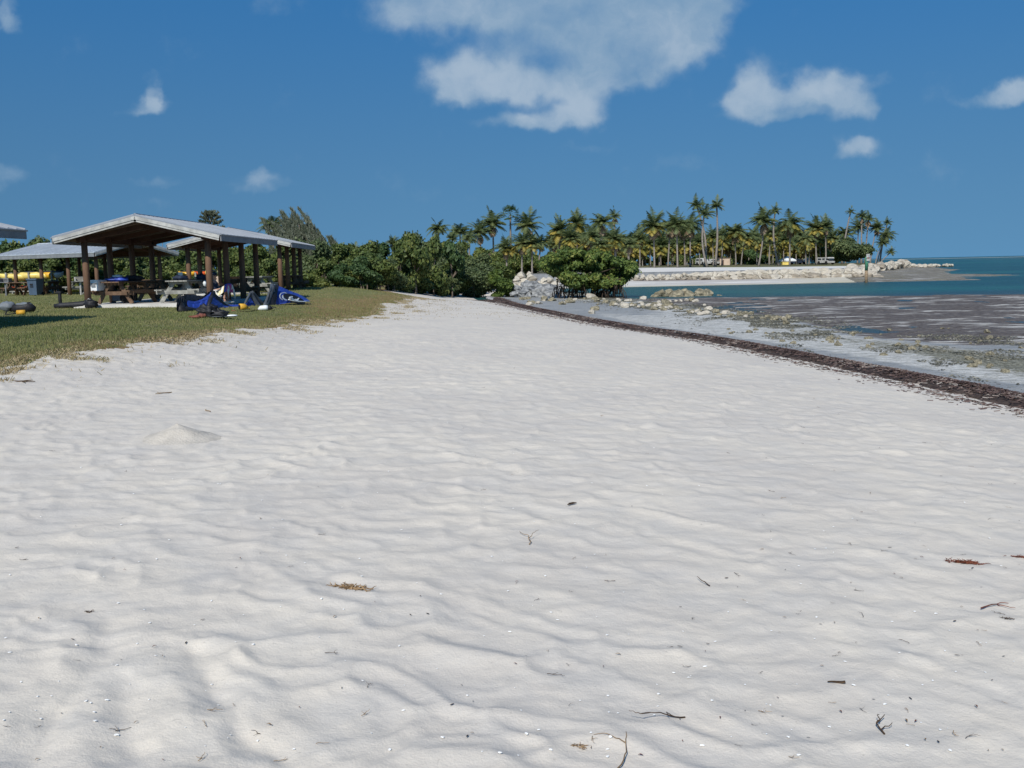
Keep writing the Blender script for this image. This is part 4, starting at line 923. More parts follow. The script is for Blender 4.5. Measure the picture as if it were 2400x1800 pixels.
MB().box((-.37, 0, .145), (.38, .46, .015)).build('seat', MT['whitecloth'], ch); MB().box((-.62, 0, .45), (.015, .48, .42), (0, rad(-16), 0)).build('backrest', MT['whitecloth'], ch)
o = MB().blob((0, 0, 0), (.06, .10, .11), 3, .2).build('towel', MT['whitecloth'], None, True); o.location = pf+Vector((-.72, -.12, .66)); tag(o, 'small white cloth hung over the back corner of the low chair', 'towel')
o = MB().blob((0, 0, .02), (.30, .16, .02), 3, .15, 20, 6).build('mat', MT['whitecloth'], None, True); o.location = pf+Vector((.0, -.1, -.035)); tag(o, 'small white mat under the feet of the seated person', 'mat')
o = MB().blob((0, 0, .05), (.42, .16, .05), 13, .35, 24, 8).build('net_bag', leafmat('pale green net', [(.2, .3, .2), (.4, .5, .4)], .1), None, True); o.location = at(572, 706, 38.4, gz(*at(572, 706, 38.4)[:2])+.03); tag(o, 'pale green white netting on the ground right of the seated person', 'net')

# ------------------------------------------------------------------ foliage
def leaves(clumps, n, size, seed, up=.3, elong=1.6, droop=0):
    rg = np.random.RandomState(seed); C = np.array(clumps, float); vol = C[:, 3]*C[:, 4]*C[:, 5]; pb = vol**.8; pb /= pb.sum()
    k = rg.choice(len(C), n, p=pb); d = rg.randn(n, 3); d /= np.linalg.norm(d, axis=1)[:, None]; r = rg.rand(n)**.42
    r = r*(1+.18*np.sin(d[:, 0]*7+k)*np.sin(d[:, 2]*6+k*2)); r = np.where(rg.rand(n) < .16, r*(1.05+.35*rg.rand(n)), r)
    p = C[k, :3]+d*r[:, None]*C[k, 3:6]; p[:, 2] = np.maximum(p[:, 2], .05)
    nrm = d+rg.randn(n, 3)*.7; nrm[:, 2] += up; nrm /= np.linalg.norm(nrm, axis=1)[:, None]
    t = np.cross(nrm, rg.randn(n, 3)); t[:, 2] -= droop; t /= np.linalg.norm(t, axis=1)[:, None]+1e-9; b = np.cross(nrm, t)
    s = size*(.6+.8*rg.rand(n))[:, None]; a = t*s*elong/2; b = b*s/2
    return np.stack([p-a, p+b-a*.1, p+a, p-b-a*.1], 1).reshape(-1, 3)
def dome(w_, h, dp, n, rg, base=.12, cr=(.22, .36), low=.9):
    C = []; n = int(n*1.5)
    for i in range(n):
        t = ((i*.618+.31) % 1.0)**.85; a = i*2.39996+rg.uniform(-.3, .3); q = rg.uniform(*cr)
        R_ = (1-t**2.6)**.5*(.86 if i % 4 else .35)*rg.uniform(.82, 1.0); R_ = R_*(.72+.28*min(1, t/.25)) if base < .1 else R_*(.55+.45*min(1, t/.3))
        z = h*(base+.04+(.86-base)*t*rg.uniform(.88, 1.04))
        C.append((math.cos(a)*R_*w_*.40, math.sin(a)*R_*dp*.40, z, q*w_*.5, q*dp*.5, max(q*h*.36, .12*w_)*.85))
    return C
def tree_parts(root, clumps, n, size, seed, lm, bm, tr, h, up=.3, elong=1.6, droop=0, limbs=9, cname='crown', nst=1):
    V = leaves(clumps, n, size, seed, up, elong, droop); o = linkmesh(cname, np_mesh(cname, V, np.arange(len(V)).reshape(-1, 4)), lm, root)
    rg = random.Random(seed); m = MB()
    for s in range(nst):
        ox = rg.uniform(-.3, .3)*(nst > 1); f = Vector((ox, 0, -.2)); mid = Vector((ox+rg.uniform(-.1, .1), rg.uniform(-.1, .1), h*.35)); m.tube([f, f.lerp(mid, .5)+Vector((.05, 0, 0)), mid], [tr, tr*.8, tr*.62], 8)
        for c in rg.sample(clumps, min(limbs, len(clumps))):
            e = Vector(c[:3]); q = mid.lerp(e, .5)+Vector((rg.uniform(-.1, .1), 0, -.08*h*.3)); m.tube([mid, q, e], [tr*.5, tr*.3, tr*.1], 6)
    m.build('trunk', bm, root, True)
def bush(name, p, w_, h, label, cat, kind='hedge', seed=0, n=5000, size=.13, group=None, ncl=16, **k):
    rg = random.Random(seed); r = empty(name, p, 0, label, cat, group)
    lm, bm = {'hedge': (L_hedge, MT['bark']), 'grape': (L_grape, MT['bark']), 'fine': (L_fine, MT['bark']), 'mang': (L_mang, MT['darkbark'])}[kind]
    dp = k.pop('dp', w_*.8)
    tree_parts(r, dome(w_, h, dp, ncl, rg, k.pop('base', .15), k.pop('cr', (.2, .34))), n, size, seed, lm, bm, k.pop('tr', .07), h, **k)
    return r
BUSH = []
for i in range(5):
    r = bush('hedge_bush', (0, 0, 0), 3.2, 3.0, 'x', 'bush', 'hedge', 20+i, 8500, .125, 'dense bushes behind the lawn', 24, base=.06, nst=2, tr=.045); BUSH.append(r)
r = bush('hedge_bush', (0, 0, 0), 3.2, 3.0, 'x', 'bush', 'grape', 31, 5200, .18, 'dense bushes behind the lawn', 24, base=.08, nst=3); BUSH.append(r)
r = bush('hedge_bush', (0, 0, 0), 3.2, 3.0, 'x', 'bush', 'fine', 32, 9500, .10, 'dense bushes behind the lawn', 22, base=.08, nst=3); BUSH.append(r)
usedb = set()
rg = random.Random(11)
SKY_ = [(-60, 575), (0, 563), (20, 565), (45, 578), (70, 572), (100, 566), (140, 574), (190, 590), (230, 592), (330, 592), (360, 590), (400, 587), (450, 588), (520, 584), (560, 580), (620, 572), (660, 560), (740, 560), (760, 583), (780, 571), (810, 575), (828, 590), (850, 572), (880, 570), (915, 577), (930, 572), (960, 548), (990, 556), (1030, 560), (1075, 566), (1100, 585), (1120, 600), (1160, 640), (1200, 655), (1215, 662)]
def skyv(u): return float(np.interp(u, [a for a, b in SKY_], [b for a, b in SKY_]))
hl = ['dark dense bush', 'mid green leafy bush', 'olive leafy bush', 'sunlit yellow green bush', 'deep green bush', 'broad leaved bush', 'feathery olive bush']
places = []
u = -70
while u < 1075:
    row2 = u; y = 66+rg.uniform(-1.5, 2.5)+(ss(np.array(u), 900, 1060)*12)
    places.append((u, y, skyv(u)+rg.uniform(2, 10), 1.0)); u += rg.uniform(40, 56)*(1-.12*(u > 900))
u = -60
while u < 980:
    y = 62.8+rg.uniform(-.4, .8)+(ss(np.array(u), 860, 1000)*9) if u > 560 else 64.0+rg.uniform(-.3, .5)
    places.append((u, float(y), skyv(u)+rg.uniform(28, 48), .8)); u += rg.uniform(46, 66)
u = -40
while u < 1000:
    places.append((u, 73+rg.uniform(-1, 3), skyv(u)+rg.uniform(-2, 6), 1.15)); u += rg.uniform(60, 85)
for k, (u, y, vt, ws) in enumerate(places):
    top = A(u, vt, y); z0_ = gz(top[0], top[1])-.15; h = top[2]-z0_; i = rg.choice([0, 1, 2, 3, 4, 0, 1, 2, 5, 6])
    if h < .6: continue
    src = BUSH[i]; c = src if i not in usedb else copy_tree(src); usedb.add(i)
    c.location = (top[0], top[1], z0_); c.scale = (ws*rg.uniform(.95, 1.2), ws*rg.uniform(.9, 1.1), h/2.75); c.rotation_euler = (0, 0, rg.uniform(0, 6.28))
    wh = 'behind the far shelter' if u < 240 else 'behind the nearest shelter' if u < 420 else 'behind the second shelter' if u < 720 else 'beyond the lawn crest' if u < 930 else 'at the far end of the sand'
    rr = {1.0: 'middle row', .8: 'low front row', 1.15: 'tall back row'}[ws]
    tag(c, '%s, %s of thicket %s' % (hl[i], rr, wh), 'bush', 'bushes of the thicket %s, %s, %s' % (wh, rr, hl[i]))
for i in range(7):
    if i not in usedb:
        for ch_ in CH[BUSH[i].name]: bpy.data.objects.remove(ch_)
        bpy.data.objects.remove(BUSH[i])
def treeat(u, vb, vt, y, wpx, name, label, kind, seed, n, size, **k):
    k.setdefault('ncl', 32); k.setdefault('tr', .045); k.setdefault('cr', (.2, .32)); n = int(n*1.25)
    b = A(u, vb, y); z0_ = gz(b[0], b[1])-.1; t = A(u, vt, y); w_ = wpx/F0*y
    return bush(name, (b[0], b[1], z0_), w_, t[2]-z0_, label, 'tree', kind, seed, n, size, **k)
treeat(100, 690, 553, 69, 75, 'leafy_tree', 'round pale topped tree rising just behind the left shelter roof', 'fine', 41, 6500, .13, base=.45)
treeat(22, 690, 561, 66, 60, 'leafy_tree', 'dark broad leaved tree at the far left edge above the shelter roof', 'grape', 42, 4500, .2, base=.3)
treeat(48, 690, 575, 67, 36, 'leafy_tree', 'small dark tree just left of the far shelter ridge', 'grape', 43, 2500, .2, base=.3)
treeat(962, 690, 546, 74, 84, 'sea_grape_tree', 'dark green sea grape tree standing higher than the thicket, left of the palms', 'grape', 44, 10000, .21, base=.03)
treeat(1018, 690, 556, 81, 130, 'leafy_tree', 'large olive green feathery tree in the middle of the thicket', 'fine', 45, 20000, .13, base=.03)
treeat(1080, 690, 568, 85, 115, 'leafy_tree', 'rounded olive tree at the right of the middle thicket', 'fine', 46, 18000, .13, base=.03)
treeat(985, 690, 585, 76, 100, 'leafy_tree', 'low spreading dark bush tree below the sea grape', 'hedge', 47, 12000, .16, base=.02)
treeat(1020, 688, 618, 77.5, 130, 'leafy_bush', 'wide low blue green bush at the end of the sand', 'fine', 48, 15000, .12, base=.02)
treeat(1110, 690, 604, 80.5, 130, 'leafy_bush', 'light olive rounded bush next to the far end of the sand', 'fine', 49, 19000, .12, base=.02)
treeat(1140, 690, 594, 90, 90, 'leafy_bush', 'olive feathery bush rising behind the light olive one', 'fine', 51, 9000, .14, base=.03)
treeat(1170, 693, 630, 79.5, 74, 'leafy_bush', 'dark glossy green bush at the right end beside the boulders', 'mang', 50, 10000, .17, base=.02)
treeat(1196, 692, 655, 80, 36, 'leafy_bush', 'small dark bush at the rim of the boulders', 'mang', 52, 3500, .16, base=.02)

treeat(940, 690, 585, 71, 90, 'leafy_bush', 'dense dark bush at the foot of the sea grape tree', 'hedge', 53, 9000, .15, base=.02)
treeat(1062, 690, 606, 80, 90, 'leafy_bush', 'dark bush between the blue green bush and the light olive one', 'hedge', 54, 9000, .15, base=.02)
treeat(975, 689, 630, 72.5, 90, 'leafy_bush', 'low dark bush where the sand meets the thicket', 'hedge', 55, 7000, .14, base=.02)
for q, u_ in enumerate((250, 300, 350, 400)): treeat(u_, 680, 583, 78, 90, 'leafy_tree', 'green tree seen under the nearest roof, ' + ('behind the first left post', 'behind the second left post', 'behind the third left post', 'behind the blue sky gap on the right')[q], 'hedge', 56+q, 5500, .17, base=.05)
for u_, vt_, y_, lb in ((1050, 563, 98, 'dark tree between the lone left palm and the next, behind the olive trees'), (1092, 560, 100, 'dark tree at the foot of the bushy left palms'), (1135, 570, 101, 'dark tree under the narrow palm left of the fan palm'), (1172, 585, 102, 'dark tree just left of the fan palm trunk'), (1240, 592, 128, 'green tree behind the short thick trunked palms'), (1200, 596, 128, 'green tree behind the fan palm trunk')):
    treeat(u_, 640, vt_, y_, 80, 'leafy_tree', lb, 'hedge', int(u_), 5500, .2, base=.05)
# casuarinas blown by the wind
def casuarina(p, h, w_, label, seed, npl=26):
    r = empty('casuarina_tree', p, 0, label, 'tree', 'casuarinas behind the second shelter'); rg = np.random.RandomState(seed); V = []
    m = MB(); m.tube([(0, 0, -.2), (.1, 0, h*.4), (.0, 0, h*.9)], [.14, .10, .03], 8)
    for i in range(npl):
        z0_ = h*(.15+.65*rg.rand()); x0 = (rg.rand()-.5)*w_*.8; y0 = (rg.rand()-.5)*w_*.5; L = h*(.2+.22*rg.rand()); lean = -.30-.25*rg.rand(); n = 330
        m.tube([(0, 0, max(0, z0_*.6)), (x0*.6, y0*.6, z0_*.9), (x0, y0, z0_)], [.04, .025, .012], 5)
        t = rg.rand(n); wd = (.06+.36*np.sin(np.pi*(t*.8+.12))**1.0*(1-t)**.6)*L*.42
        cx = x0+lean*L*t**1.3+rg.randn(n)*wd*.5; cy = y0+rg.randn(n)*wd*.5; cz = z0_+L*t*.92
        dx = lean*.8+rg.randn(n)*.25; dy = rg.randn(n)*.25; ln = .16+.14*rg.rand(n); dz = .6+.5*rg.rand(n)
        q = np.sqrt(dx**2+dy**2+dz**2); dx, dy, dz = dx/q*ln, dy/q*ln, dz/q*ln; wdt = .022
        V.append(np.stack([np.stack([cx-wdt, cy, cz], -1), np.stack([cx+wdt, cy, cz], -1), np.stack([cx+dx+wdt*.5, cy+dy, cz+dz], -1), np.stack([cx+dx-wdt*.5, cy+dy, cz+dz], -1)], 1).reshape(-1, 3))
    V = np.concatenate(V); linkmesh('crown', np_mesh('crown', V, np.arange(len(V)).reshape(-1, 4)), L_casu, r); m.build('trunk', MT['bark'], r, True)
def casat(u, vt, y, wpx, label, seed, n=26):
    b = A(u, 690, y); z0_ = gz(b[0], b[1])-.1; t = A(u, vt, y); casuarina((b[0], b[1], z0_), t[2]-z0_, wpx/F0*y, label, seed, n)
casat(708, 510, 71, 78, 'tallest wind swept casuarina behind the second shelter roof', 61, 40)
casat(735, 528, 72, 50, 'slimmer casuarina right of the tallest one', 62, 26)
casat(672, 535, 72, 56, 'casuarina rising over the roof edge left of the tallest one', 63, 26)
casat(752, 548, 70, 36, 'short casuarina at the right foot of the group', 64, 18)
casat(800, 568, 70, 40, 'low casuarina top sticking out of the thicket beyond the lawn', 65, 14)

# norfolk pine
def norfolk():
    y = 88; b = A(503, 690, y); t = A(503, 498, y); z0_ = gz(b[0], b[1]); h = t[2]-z0_
    r = empty('norfolk_pine', (b[0], b[1], z0_), 0, 'norfolk pine with tiered round top sticking up behind the nearest shelter roof', 'tree'); m = MB(); m.tube([(0, 0, 0), (0, 0, h*.97)], [.18, .04], 8); V = []
    rgn = np.random.RandomState(4)
    for z, L, up in ((.97, .45, .8), (.93, .75, .7), (.88, .95, .55), (.83, 1.1, .4), (.77, 1.25, .25), (.71, 1.35, .15), (.64, 1.4, .1), (.56, 1.45, .05), (.48, 1.5, 0), (.4, 1.5, 0), (.3, 1.5, 0)):
        for k in range(9):
            a = k*.698+z*9; e = Vector((math.cos(a)*L*.85, math.sin(a)*L*.85, h*z+L*up*.7)); m.tube([(0, 0, h*z-.1), tuple(e*.5+Vector((0, 0, h*z*.5-.05))), tuple(e)], [.03, .03, .01], 5)
            for q in range(40):
                f = .45+.6*rgn.rand(); c = Vector((0, 0, h*z-.1)).lerp(e, f)+Vector(rgn.randn(3)*.055); d = Vector(rgn.randn(3)*.5)+(e-Vector((0, 0, h*z))).normalized()+Vector((0, 0, .5)); d = d.normalized()*.13; s = d.cross(Vector((rgn.rand(), 1, 0))).normalized()*.045
                V += [tuple(c-s), tuple(c+s), tuple(c+d+s*.5), tuple(c+d-s*.5)]
    V = np.array(V); linkmesh('crown', np_mesh('crown', V, np.arange(len(V)).reshape(-1, 4)), L_casu, r); m.build('trunk', MT['bark'], r, True)
norfolk()
# utility pole and mast far behind
def pole(u, vb, vt, y, r_, label, arms):
    b = A(u, vb, y); t = A(u, vt, y); c = empty('utility_pole', (b[0], b[1], 1.2), 0, label, 'pole'); h = t[2]-1.2
    MB().tube([(0, 0, 0), (0, 0, h)], [r_, r_*.8], 8).build('pole', MT['grey'], c)
    for z in arms: MB().box((0, 0, h*z), (2.2, .12, .12)).box((-.9, 0, h*z+.15), (.12, .12, .25)).box((.9, 0, h*z+.15), (.12, .12, .25)).build('crossarm', MT['grey'], c)
pole(416, 640, 573, 150, .13, 'grey utility pole with crossarm beyond the thicket between the shelters', [.96])
pole(385, 640, 560, 170, .07, 'thin pale mast in the distance left of the utility pole', [])

# ------------------------------------------------------------------ mangrove
def mangrove():
    y = 73.5; b = A(1380, 698, y); S = y/F0; r = empty('mangrove_tree', (b[0], b[1], 0), 0, 'wide dark green mangrove on arching roots standing in the shallows beside the rocks', 'tree'); rg = random.Random(5); C = []
    prof = [(-108, 97), (-96, 92), (-88, 112), (-70, 120), (-50, 128), (-25, 126), (0, 118), (20, 122), (45, 112), (70, 104), (92, 88), (108, 84), (-80, 90), (-60, 90), (-30, 95), (0, 92), (30, 92), (60, 80), (85, 62), (-62, 74), (-38, 52), (-45, 60), (-15, 46), (15, 48), (45, 46), (72, 42), (105, 75), (-50, 62), (-20, 60), (10, 62), (40, 64), (65, 52), (-75, 86), (98, 98), (-48, 60)]
    for i, (dx, dz) in enumerate(prof):
        for q in range(2):
            dx2 = dx*.92; dz2 = dz*.86
            C.append(((dx2+rg.uniform(-6, 6))*S, rg.uniform(-1.9, 1.9)*(.4 if abs(dx) > 90 else 1), (dz2+rg.uniform(-5, 5)-6)*S, rg.uniform(13, 23)*S, .85, rg.uniform(9, 15)*S))
    V = leaves(C, 40000, .12, 9, .5, 1.9); linkmesh('crown', np_mesh('crown', V, np.arange(len(V)).reshape(-1, 4)), L_mang, r)
    for k in range(16):
        x0 = (-75+145*k/15+rg.uniform(-4, 4))*S; y0 = rg.uniform(-1.2, 1.2); m = MB(); zt = rg.uniform(1.0, 1.6)
        c = rg.choice(C); m.tube([(x0, y0, .3), (x0+.1, y0, zt), (c[0], c[1], c[2])], [.06, .055, .02], 6)
        for j in range(7):
            a = rg.uniform(0, 6.28); L = rg.uniform(.3, .9); z1 = rg.uniform(.4, zt); ex, ey = x0+math.cos(a)*L, y0+math.sin(a)*L
            m.tube([(x0, y0, z1), (x0+(ex-x0)*.45, y0+(ey-y0)*.45, z1+.05), (x0+(ex-x0)*.85, y0+(ey-y0)*.85, z1*.5), (ex, ey, -.12)], [.03, .027, .024, .022], 5)
        m.build('trunk', MT['darkbark'], r, True)
mangrove()

# ------------------------------------------------------------------ palms
def palm_crown(nf, seed, droop=1.0, up=1.0, wind=-.15, thick=1.0, lens=(.85, 1.1), arcs=None, wide=.17):
    rg = np.random.RandomState(seed); V = []
    for i in range(nf):
        a = i*2.39996+rg.rand()*.5; el = (up*(1.25-1.35*(i/nf)**.9)+rg.randn()*.1) if arcs is None else rg.uniform(*arcs)
        L = rg.uniform(*lens); dr_ = droop*rg.uniform(.6, 1.5); wz = rg.uniform(-.5, .6); n = 13; p = np.zeros(3); d = np.array([math.cos(a)*math.cos(el), math.sin(a)*math.cos(el), math.sin(el)]); pts = []; dirs = []
        for k in range(n+1):
            pts.append(p.copy()); dirs.append(d.copy()); p = p+d*L/n; d = d+np.array([wind*.12+.03*wz, 0, -.105*dr_*(.6+1.1*k/n)]); d /= np.linalg.norm(d)
        for k in range(n):
            p0, p1 = pts[k], pts[k+1]; dd = dirs[k]; s = np.cross(dd, (0, 0, 1)); s /= np.linalg.norm(s)+1e-6; u_ = np.cross(s, dd)
            w0 = .012*(1-.7*k/n)*thick; V += [p0-s*w0, p0+s*w0, p1+s*w0*.8, p1-s*w0*.8]
            if k < 1: continue
            for h_ in (0, .5):
                q = p0+(p1-p0)*h_; ln = wide*1.45*math.sin(math.pi*min(1, (k+h_)/n*.8+.17))*rg.uniform(.85, 1.15)
                for sg in (-1, 1):
                    dv = s*sg*.85+dd*.55-np.array([0, 0, 1])*(.35+.3*rg.rand())+u_*.1; dv /= np.linalg.norm(dv); e = q+dv*ln; wv_ = dd*.019*thick
                    V += [q-wv_, q+wv_, e+wv_*.35, e-wv_*.35]
    return np.array(V)
def mkcrown(V, m_, nm): return np_mesh(nm, V, np.arange(len(V)).reshape(-1, 4))
crg = [mkcrown(palm_crown(30, 70+i, dr, up, -.2, 1.0, (.65, 1.15), None, .19), None, 'crown') for i, (dr, up) in enumerate(((.9, 1), (1.1, .95), (.8, 1.1), (1.2, .9)))]
crthin = [mkcrown(palm_crown(18, 80+i, .85, 1.0, -.25, 1.1, (.65, 1.15), None, .18), None, 'crown') for i in range(3)]
cry = [mkcrown(palm_crown(13, 90+i, 1.25, .6, -.15, 1.3, (.75, 1.05), (-.25, .7), .2), None, 'yellow_fronds') for i in range(3)]
crd = [mkcrown(palm_crown(10, 95+i, 1.8, .3, 0, 1.3, (.55, .85), (-1.2, -.2), .16), None, 'dry_fronds') for i in range(2)]
for me in crg+crthin: me.materials.append(L_palm)
for me in cry: me.materials.append(L_pyel)
for me in crd: me.materials.append(L_pdry)
def fanv():
    rg = np.random.RandomState(8); V = []
    for i in range(26):
        a = i*2.4; el = 1.3-1.9*i/26; d = np.array([math.cos(a)*math.cos(el), math.sin(a)*math.cos(el), math.sin(el)]); c = d*.62; s = np.cross(d, (0, 0, 1)); s /= np.linalg.norm(s)+1e-6; u_ = np.cross(s, d)
        V += [-s*.012, s*.012, c+s*.012, c-s*.012]
        for k in range(13):
            b = (k-6)*.24; e = c+(d*math.cos(b)+s*math.sin(b))*.40-np.array([0, 0, .10*abs(math.sin(b))+.03]); nn = (s*math.cos(b)-d*math.sin(b))*.03; V += [c-nn*.3, c+nn*.3, e+nn, e-nn]
    return np.array(V)
crf = mkcrown(fanv(), None, 'crown'); crf.materials.append(L_fan)
GP = 'coconut palms on the far shore'
def palm(uc, vc, ub, vb, y, rpx, label, kind='g', yel=1, dry=0, group=GP, bend=0, rb=None, yoff=0, zb=None):
    """crown centre and trunk foot read from the photograph at distance y"""
    S = y/F0; b = A(ub, vb, y); zb = zb if zb is not None else gz(b[0], b[1])-.1; t = A(uc, vc, y); R_ = rpx*S
    r = empty('palm_tree', (b[0], y, zb), 0, label, 'palm tree', group); top = Vector((t[0]-b[0], 0, t[2]-zb)); rgp = random.Random(int(uc*13+vc))
    rb = rb or max(.13, .020*top.z+.02); n = 9; pts = []; rs = []
    for k in range(n+1):
        f = k/n; pts.append((top.x*(f**1.5 if bend >= 0 else f**.7)+bend*math.sin(math.pi*f), math.sin(f*2)*.1, top.z*f)); rs.append(rb*(1.35 if k == 0 else 1-.42*f))
    MB().tube(pts, rs, 8).build('trunk', MT['palmbark'], r, True)
    def part(me, nm, s, rz, dz=0):
        o = bpy.data.objects.new(nm, me); COL.objects.link(o); o.parent = r; CH.setdefault(r.name, []).append(o); o.location = top+Vector((0, 0, dz)); o.scale = (s, s, s); o.rotation_euler = (0, 0, rz)
    rz = rgp.uniform(0, 6.28)
    if kind == 'f': part(crf, 'crown', R_*1.15, rz)
    elif kind == 't': part(rgp.choice(crthin), 'crown', R_*1.25, rz)
    else: part(rgp.choice(crg), 'crown', R_*1.42, rz)
    for k in range(yel): part(rgp.choice(cry), 'yellow_fronds', R_*rgp.uniform(1.15, 1.35), rz+k*1.3, -.12*R_)
    for k in range(dry): part(rgp.choice(crd), 'dry_fronds', R_*rgp.uniform(1.0, 1.2), rz+k*2, -.12*R_)
    return r
PAL = [  # uc, vc, ub, vb, y, r, kind, yel, dry, label
 (1027, 537, 1030, 640, 118, 24, 'g', 0, 0, 'dark green palm alone above the thicket, leftmost of the far palms'),
 (1078, 545, 1080, 640, 122, 27, 'g', 0, 0, 'bushy dark palm just right of the lone left one'),
 (1125, 545, 1128, 640, 126, 27, 'g', 0, 1, 'dark palm with narrow upright fronds left of the fan palm'),
 (1155, 527, 1158, 640, 128, 31, 'g', 0, 1, 'tall dark palm crown directly left of the fan palm'),
 (1196, 503, 1198, 640, 130, 22, 'f', 0, 0, 'bright green fan palm with round leaves rising above its neighbours'),
 (1186, 582, 1188, 633, 121, 26, 'g', 1, 1, 'low palm with tawny fronds under the fan palm'),
 (1205, 590, 1206, 630, 140, 20, 'g', 1, 1, 'small palm with slanting pale trunk below the fan palm'),
 (1235, 530, 1236, 632, 130, 32, 'g', 0, 1, 'broad dark palm right of the fan palm'),
 (1224, 572, 1223, 638, 119, 26, 'g', 1, 1, 'short palm with thick pale trunk beside the white boulders'),
 (1247, 572, 1247, 637, 119, 28, 'g', 1, 0, 'short palm right of the thick trunked one near the boulders'),
 (1268, 570, 1262, 632, 132, 22, 'g', 0, 1, 'thin trunked palm left of the mangrove'),
 (1312, 540, 1310, 630, 135, 30, 'g', 1, 1, 'palm with orange lower fronds above the left part of the mangrove'),
 (1352, 524, 1352, 630, 138, 28, 'g', 1, 0, 'upright green palm over the middle of the mangrove'),
 (1338, 560, 1336, 630, 130, 28, 'g', 2, 1, 'yellow fronded palm behind the mangrove, left of centre'),
 (1385, 555, 1384, 630, 132, 26, 'g', 1, 1, 'green and yellow palm above the mangrove centre'),
 (1410, 523, 1410, 630, 142, 30, 'g', 0, 1, 'dense dark palm left of the slim tall one above the mangrove'),
 (1440, 508, 1443, 632, 146, 20, 't', 0, 1, 'slim tall palm with small crown above the mangrove'),
 (1440, 562, 1442, 632, 128, 28, 'g', 2, 1, 'yellow orange palm right of centre behind the mangrove'),
 (1405, 575, 1404, 630, 126, 24, 'g', 2, 1, 'low tawny palm close behind the mangrove top'),
 (1474, 575, 1474, 622, 150, 22, 'g', 0, 1, 'dark low palm with leaning pale trunk right of the mangrove top'),
 (1500, 560, 1500, 624, 168, 20, 'g', 1, 1, 'palm between the mangrove and the big golden one'),
 (1532, 530, 1534, 622, 160, 33, 'g', 1, 1, 'big golden tinged palm leaning its fronds left over the white sand'),
 (1523, 572, 1525, 622, 175, 20, 'g', 1, 0, 'small palm under the big golden tinged one'),
 (1572, 532, 1566, 622, 172, 28, 'g', 0, 2, 'dark palm left in the tight cluster of four'),
 (1586, 528, 1588, 624, 158, 29, 'g', 0, 1, 'dark palm with the pale foot reaching the sand edge in the tight cluster'),
 (1602, 540, 1606, 622, 175, 24, 'g', 0, 2, 'palm with brown hanging fronds inside the tight cluster'),
 (1618, 530, 1618, 620, 165, 30, 'g', 0, 1, 'rightmost dark palm of the tight cluster'),
 (1633, 483, 1652, 621, 170, 23, 't', 0, 0, 'very tall curved palm, left one of the tall trio'),
 (1651, 503, 1658, 624, 162, 27, 't', 0, 0, 'tall palm with kinked trunk, middle one of the tall trio'),
 (1680, 484, 1676, 618, 172, 23, 't', 0, 0, 'tall slender palm with star shaped crown, right one of the trio'),
 (1670, 555, 1672, 618, 190, 20, 'g', 1, 0, 'short palm behind the feet of the tall trio'),
 (1695, 553, 1692, 616, 195, 20, 'g', 1, 0, 'short palm just right of the tall trio'),
 (1640, 570, 1640, 618, 195, 20, 'g', 2, 0, 'low yellow palm between the cluster and the white van'),
 (1722, 545, 1725, 618, 178, 28, 'g', 1, 1, 'spreading palm with golden skirt right of the beige hut'),
 (1748, 556, 1737, 616, 195, 22, 'g', 1, 1, 'yellow green palm leaning right behind the spreading one'),
 (1790, 520, 1778, 621, 170, 32, 'g', 0, 1, 'large dark palm with slanted trunk rising from the white sand'),
 (1817, 496, 1826, 619, 176, 17, 't', 0, 0, 'tall thin palm with small tuft crown right of the large slanted one'),
 (1806, 547, 1803, 616, 196, 22, 'g', 1, 0, 'mid height palm between the slanted and the thin tall ones'),
 (1774, 568, 1774, 615, 200, 20, 'g', 2, 0, 'golden short palm beside the slanted trunk'),
 (1812, 573, 1812, 614, 205, 18, 'g', 2, 0, 'golden short palm beside the thin tall trunk'),
 (1852, 525, 1851, 617, 178, 31, 'g', 1, 1, 'full crowned palm standing in front of the white tent'),
 (1838, 565, 1836, 614, 200, 20, 'g', 2, 0, 'low yellow palm over the yellow object by the tent'),
 (1888, 563, 1889, 615, 185, 24, 'g', 2, 0, 'golden palm right of the tent'),
 (1912, 536, 1913, 614, 190, 27, 'g', 1, 1, 'green palm between the tent and the white camper'),
 (1935, 532, 1936, 612, 200, 24, 'g', 0, 1, 'upright palm behind the white camper'),
 (1980, 548, 1982, 606, 215, 22, 'g', 0, 1, 'low palm rising behind the round green bush'),
 (1994, 497, 1974, 606, 212, 12, 't', 0, 0, 'thin strongly leaning palm with tiny tuft near the end of the point'),
 (2020, 508, 2019, 606, 214, 18, 't', 0, 1, 'straight pale trunked palm above the round green bush'),
 (2036, 515, 2028, 606, 218, 18, 't', 0, 1, 'palm close right of the straight pale trunk'),
 (2012, 535, 2010, 606, 222, 22, 'g', 0, 0, 'low dense palm within the group on the point'),
 (2055, 535, 2040, 606, 220, 19, 'g', 0, 1, 'leaning palm toward the sea, left of the outermost three'),
 (2080, 523, 2062, 608, 224, 13, 't', 0, 0, 'highest of the outermost palms leaning over the sea end'),
 (2078, 552, 2056, 608, 222, 20, 'g', 0, 1, 'outermost palm with bushy crown leaning right over the rocks'),
 (2068, 570, 2052, 608, 220, 15, 'g', 0, 0, 'lower palm half hidden under the outermost crowns'),
 (2088, 592, 2060, 609, 219, 11, 'g', 0, 0, 'small crown nearly touching the rocks at the very end of the point')]
for (uc, vc, ub, vb, y, r_, kd, ye, dr, lab) in PAL:
    palm(uc, vc, ub, vb, y, r_, lab, kd, ye, dr, bend={1633: .5, 1651: -.5, 1817: -.5, 1680: .3, 1790: .3}.get(uc, 0))
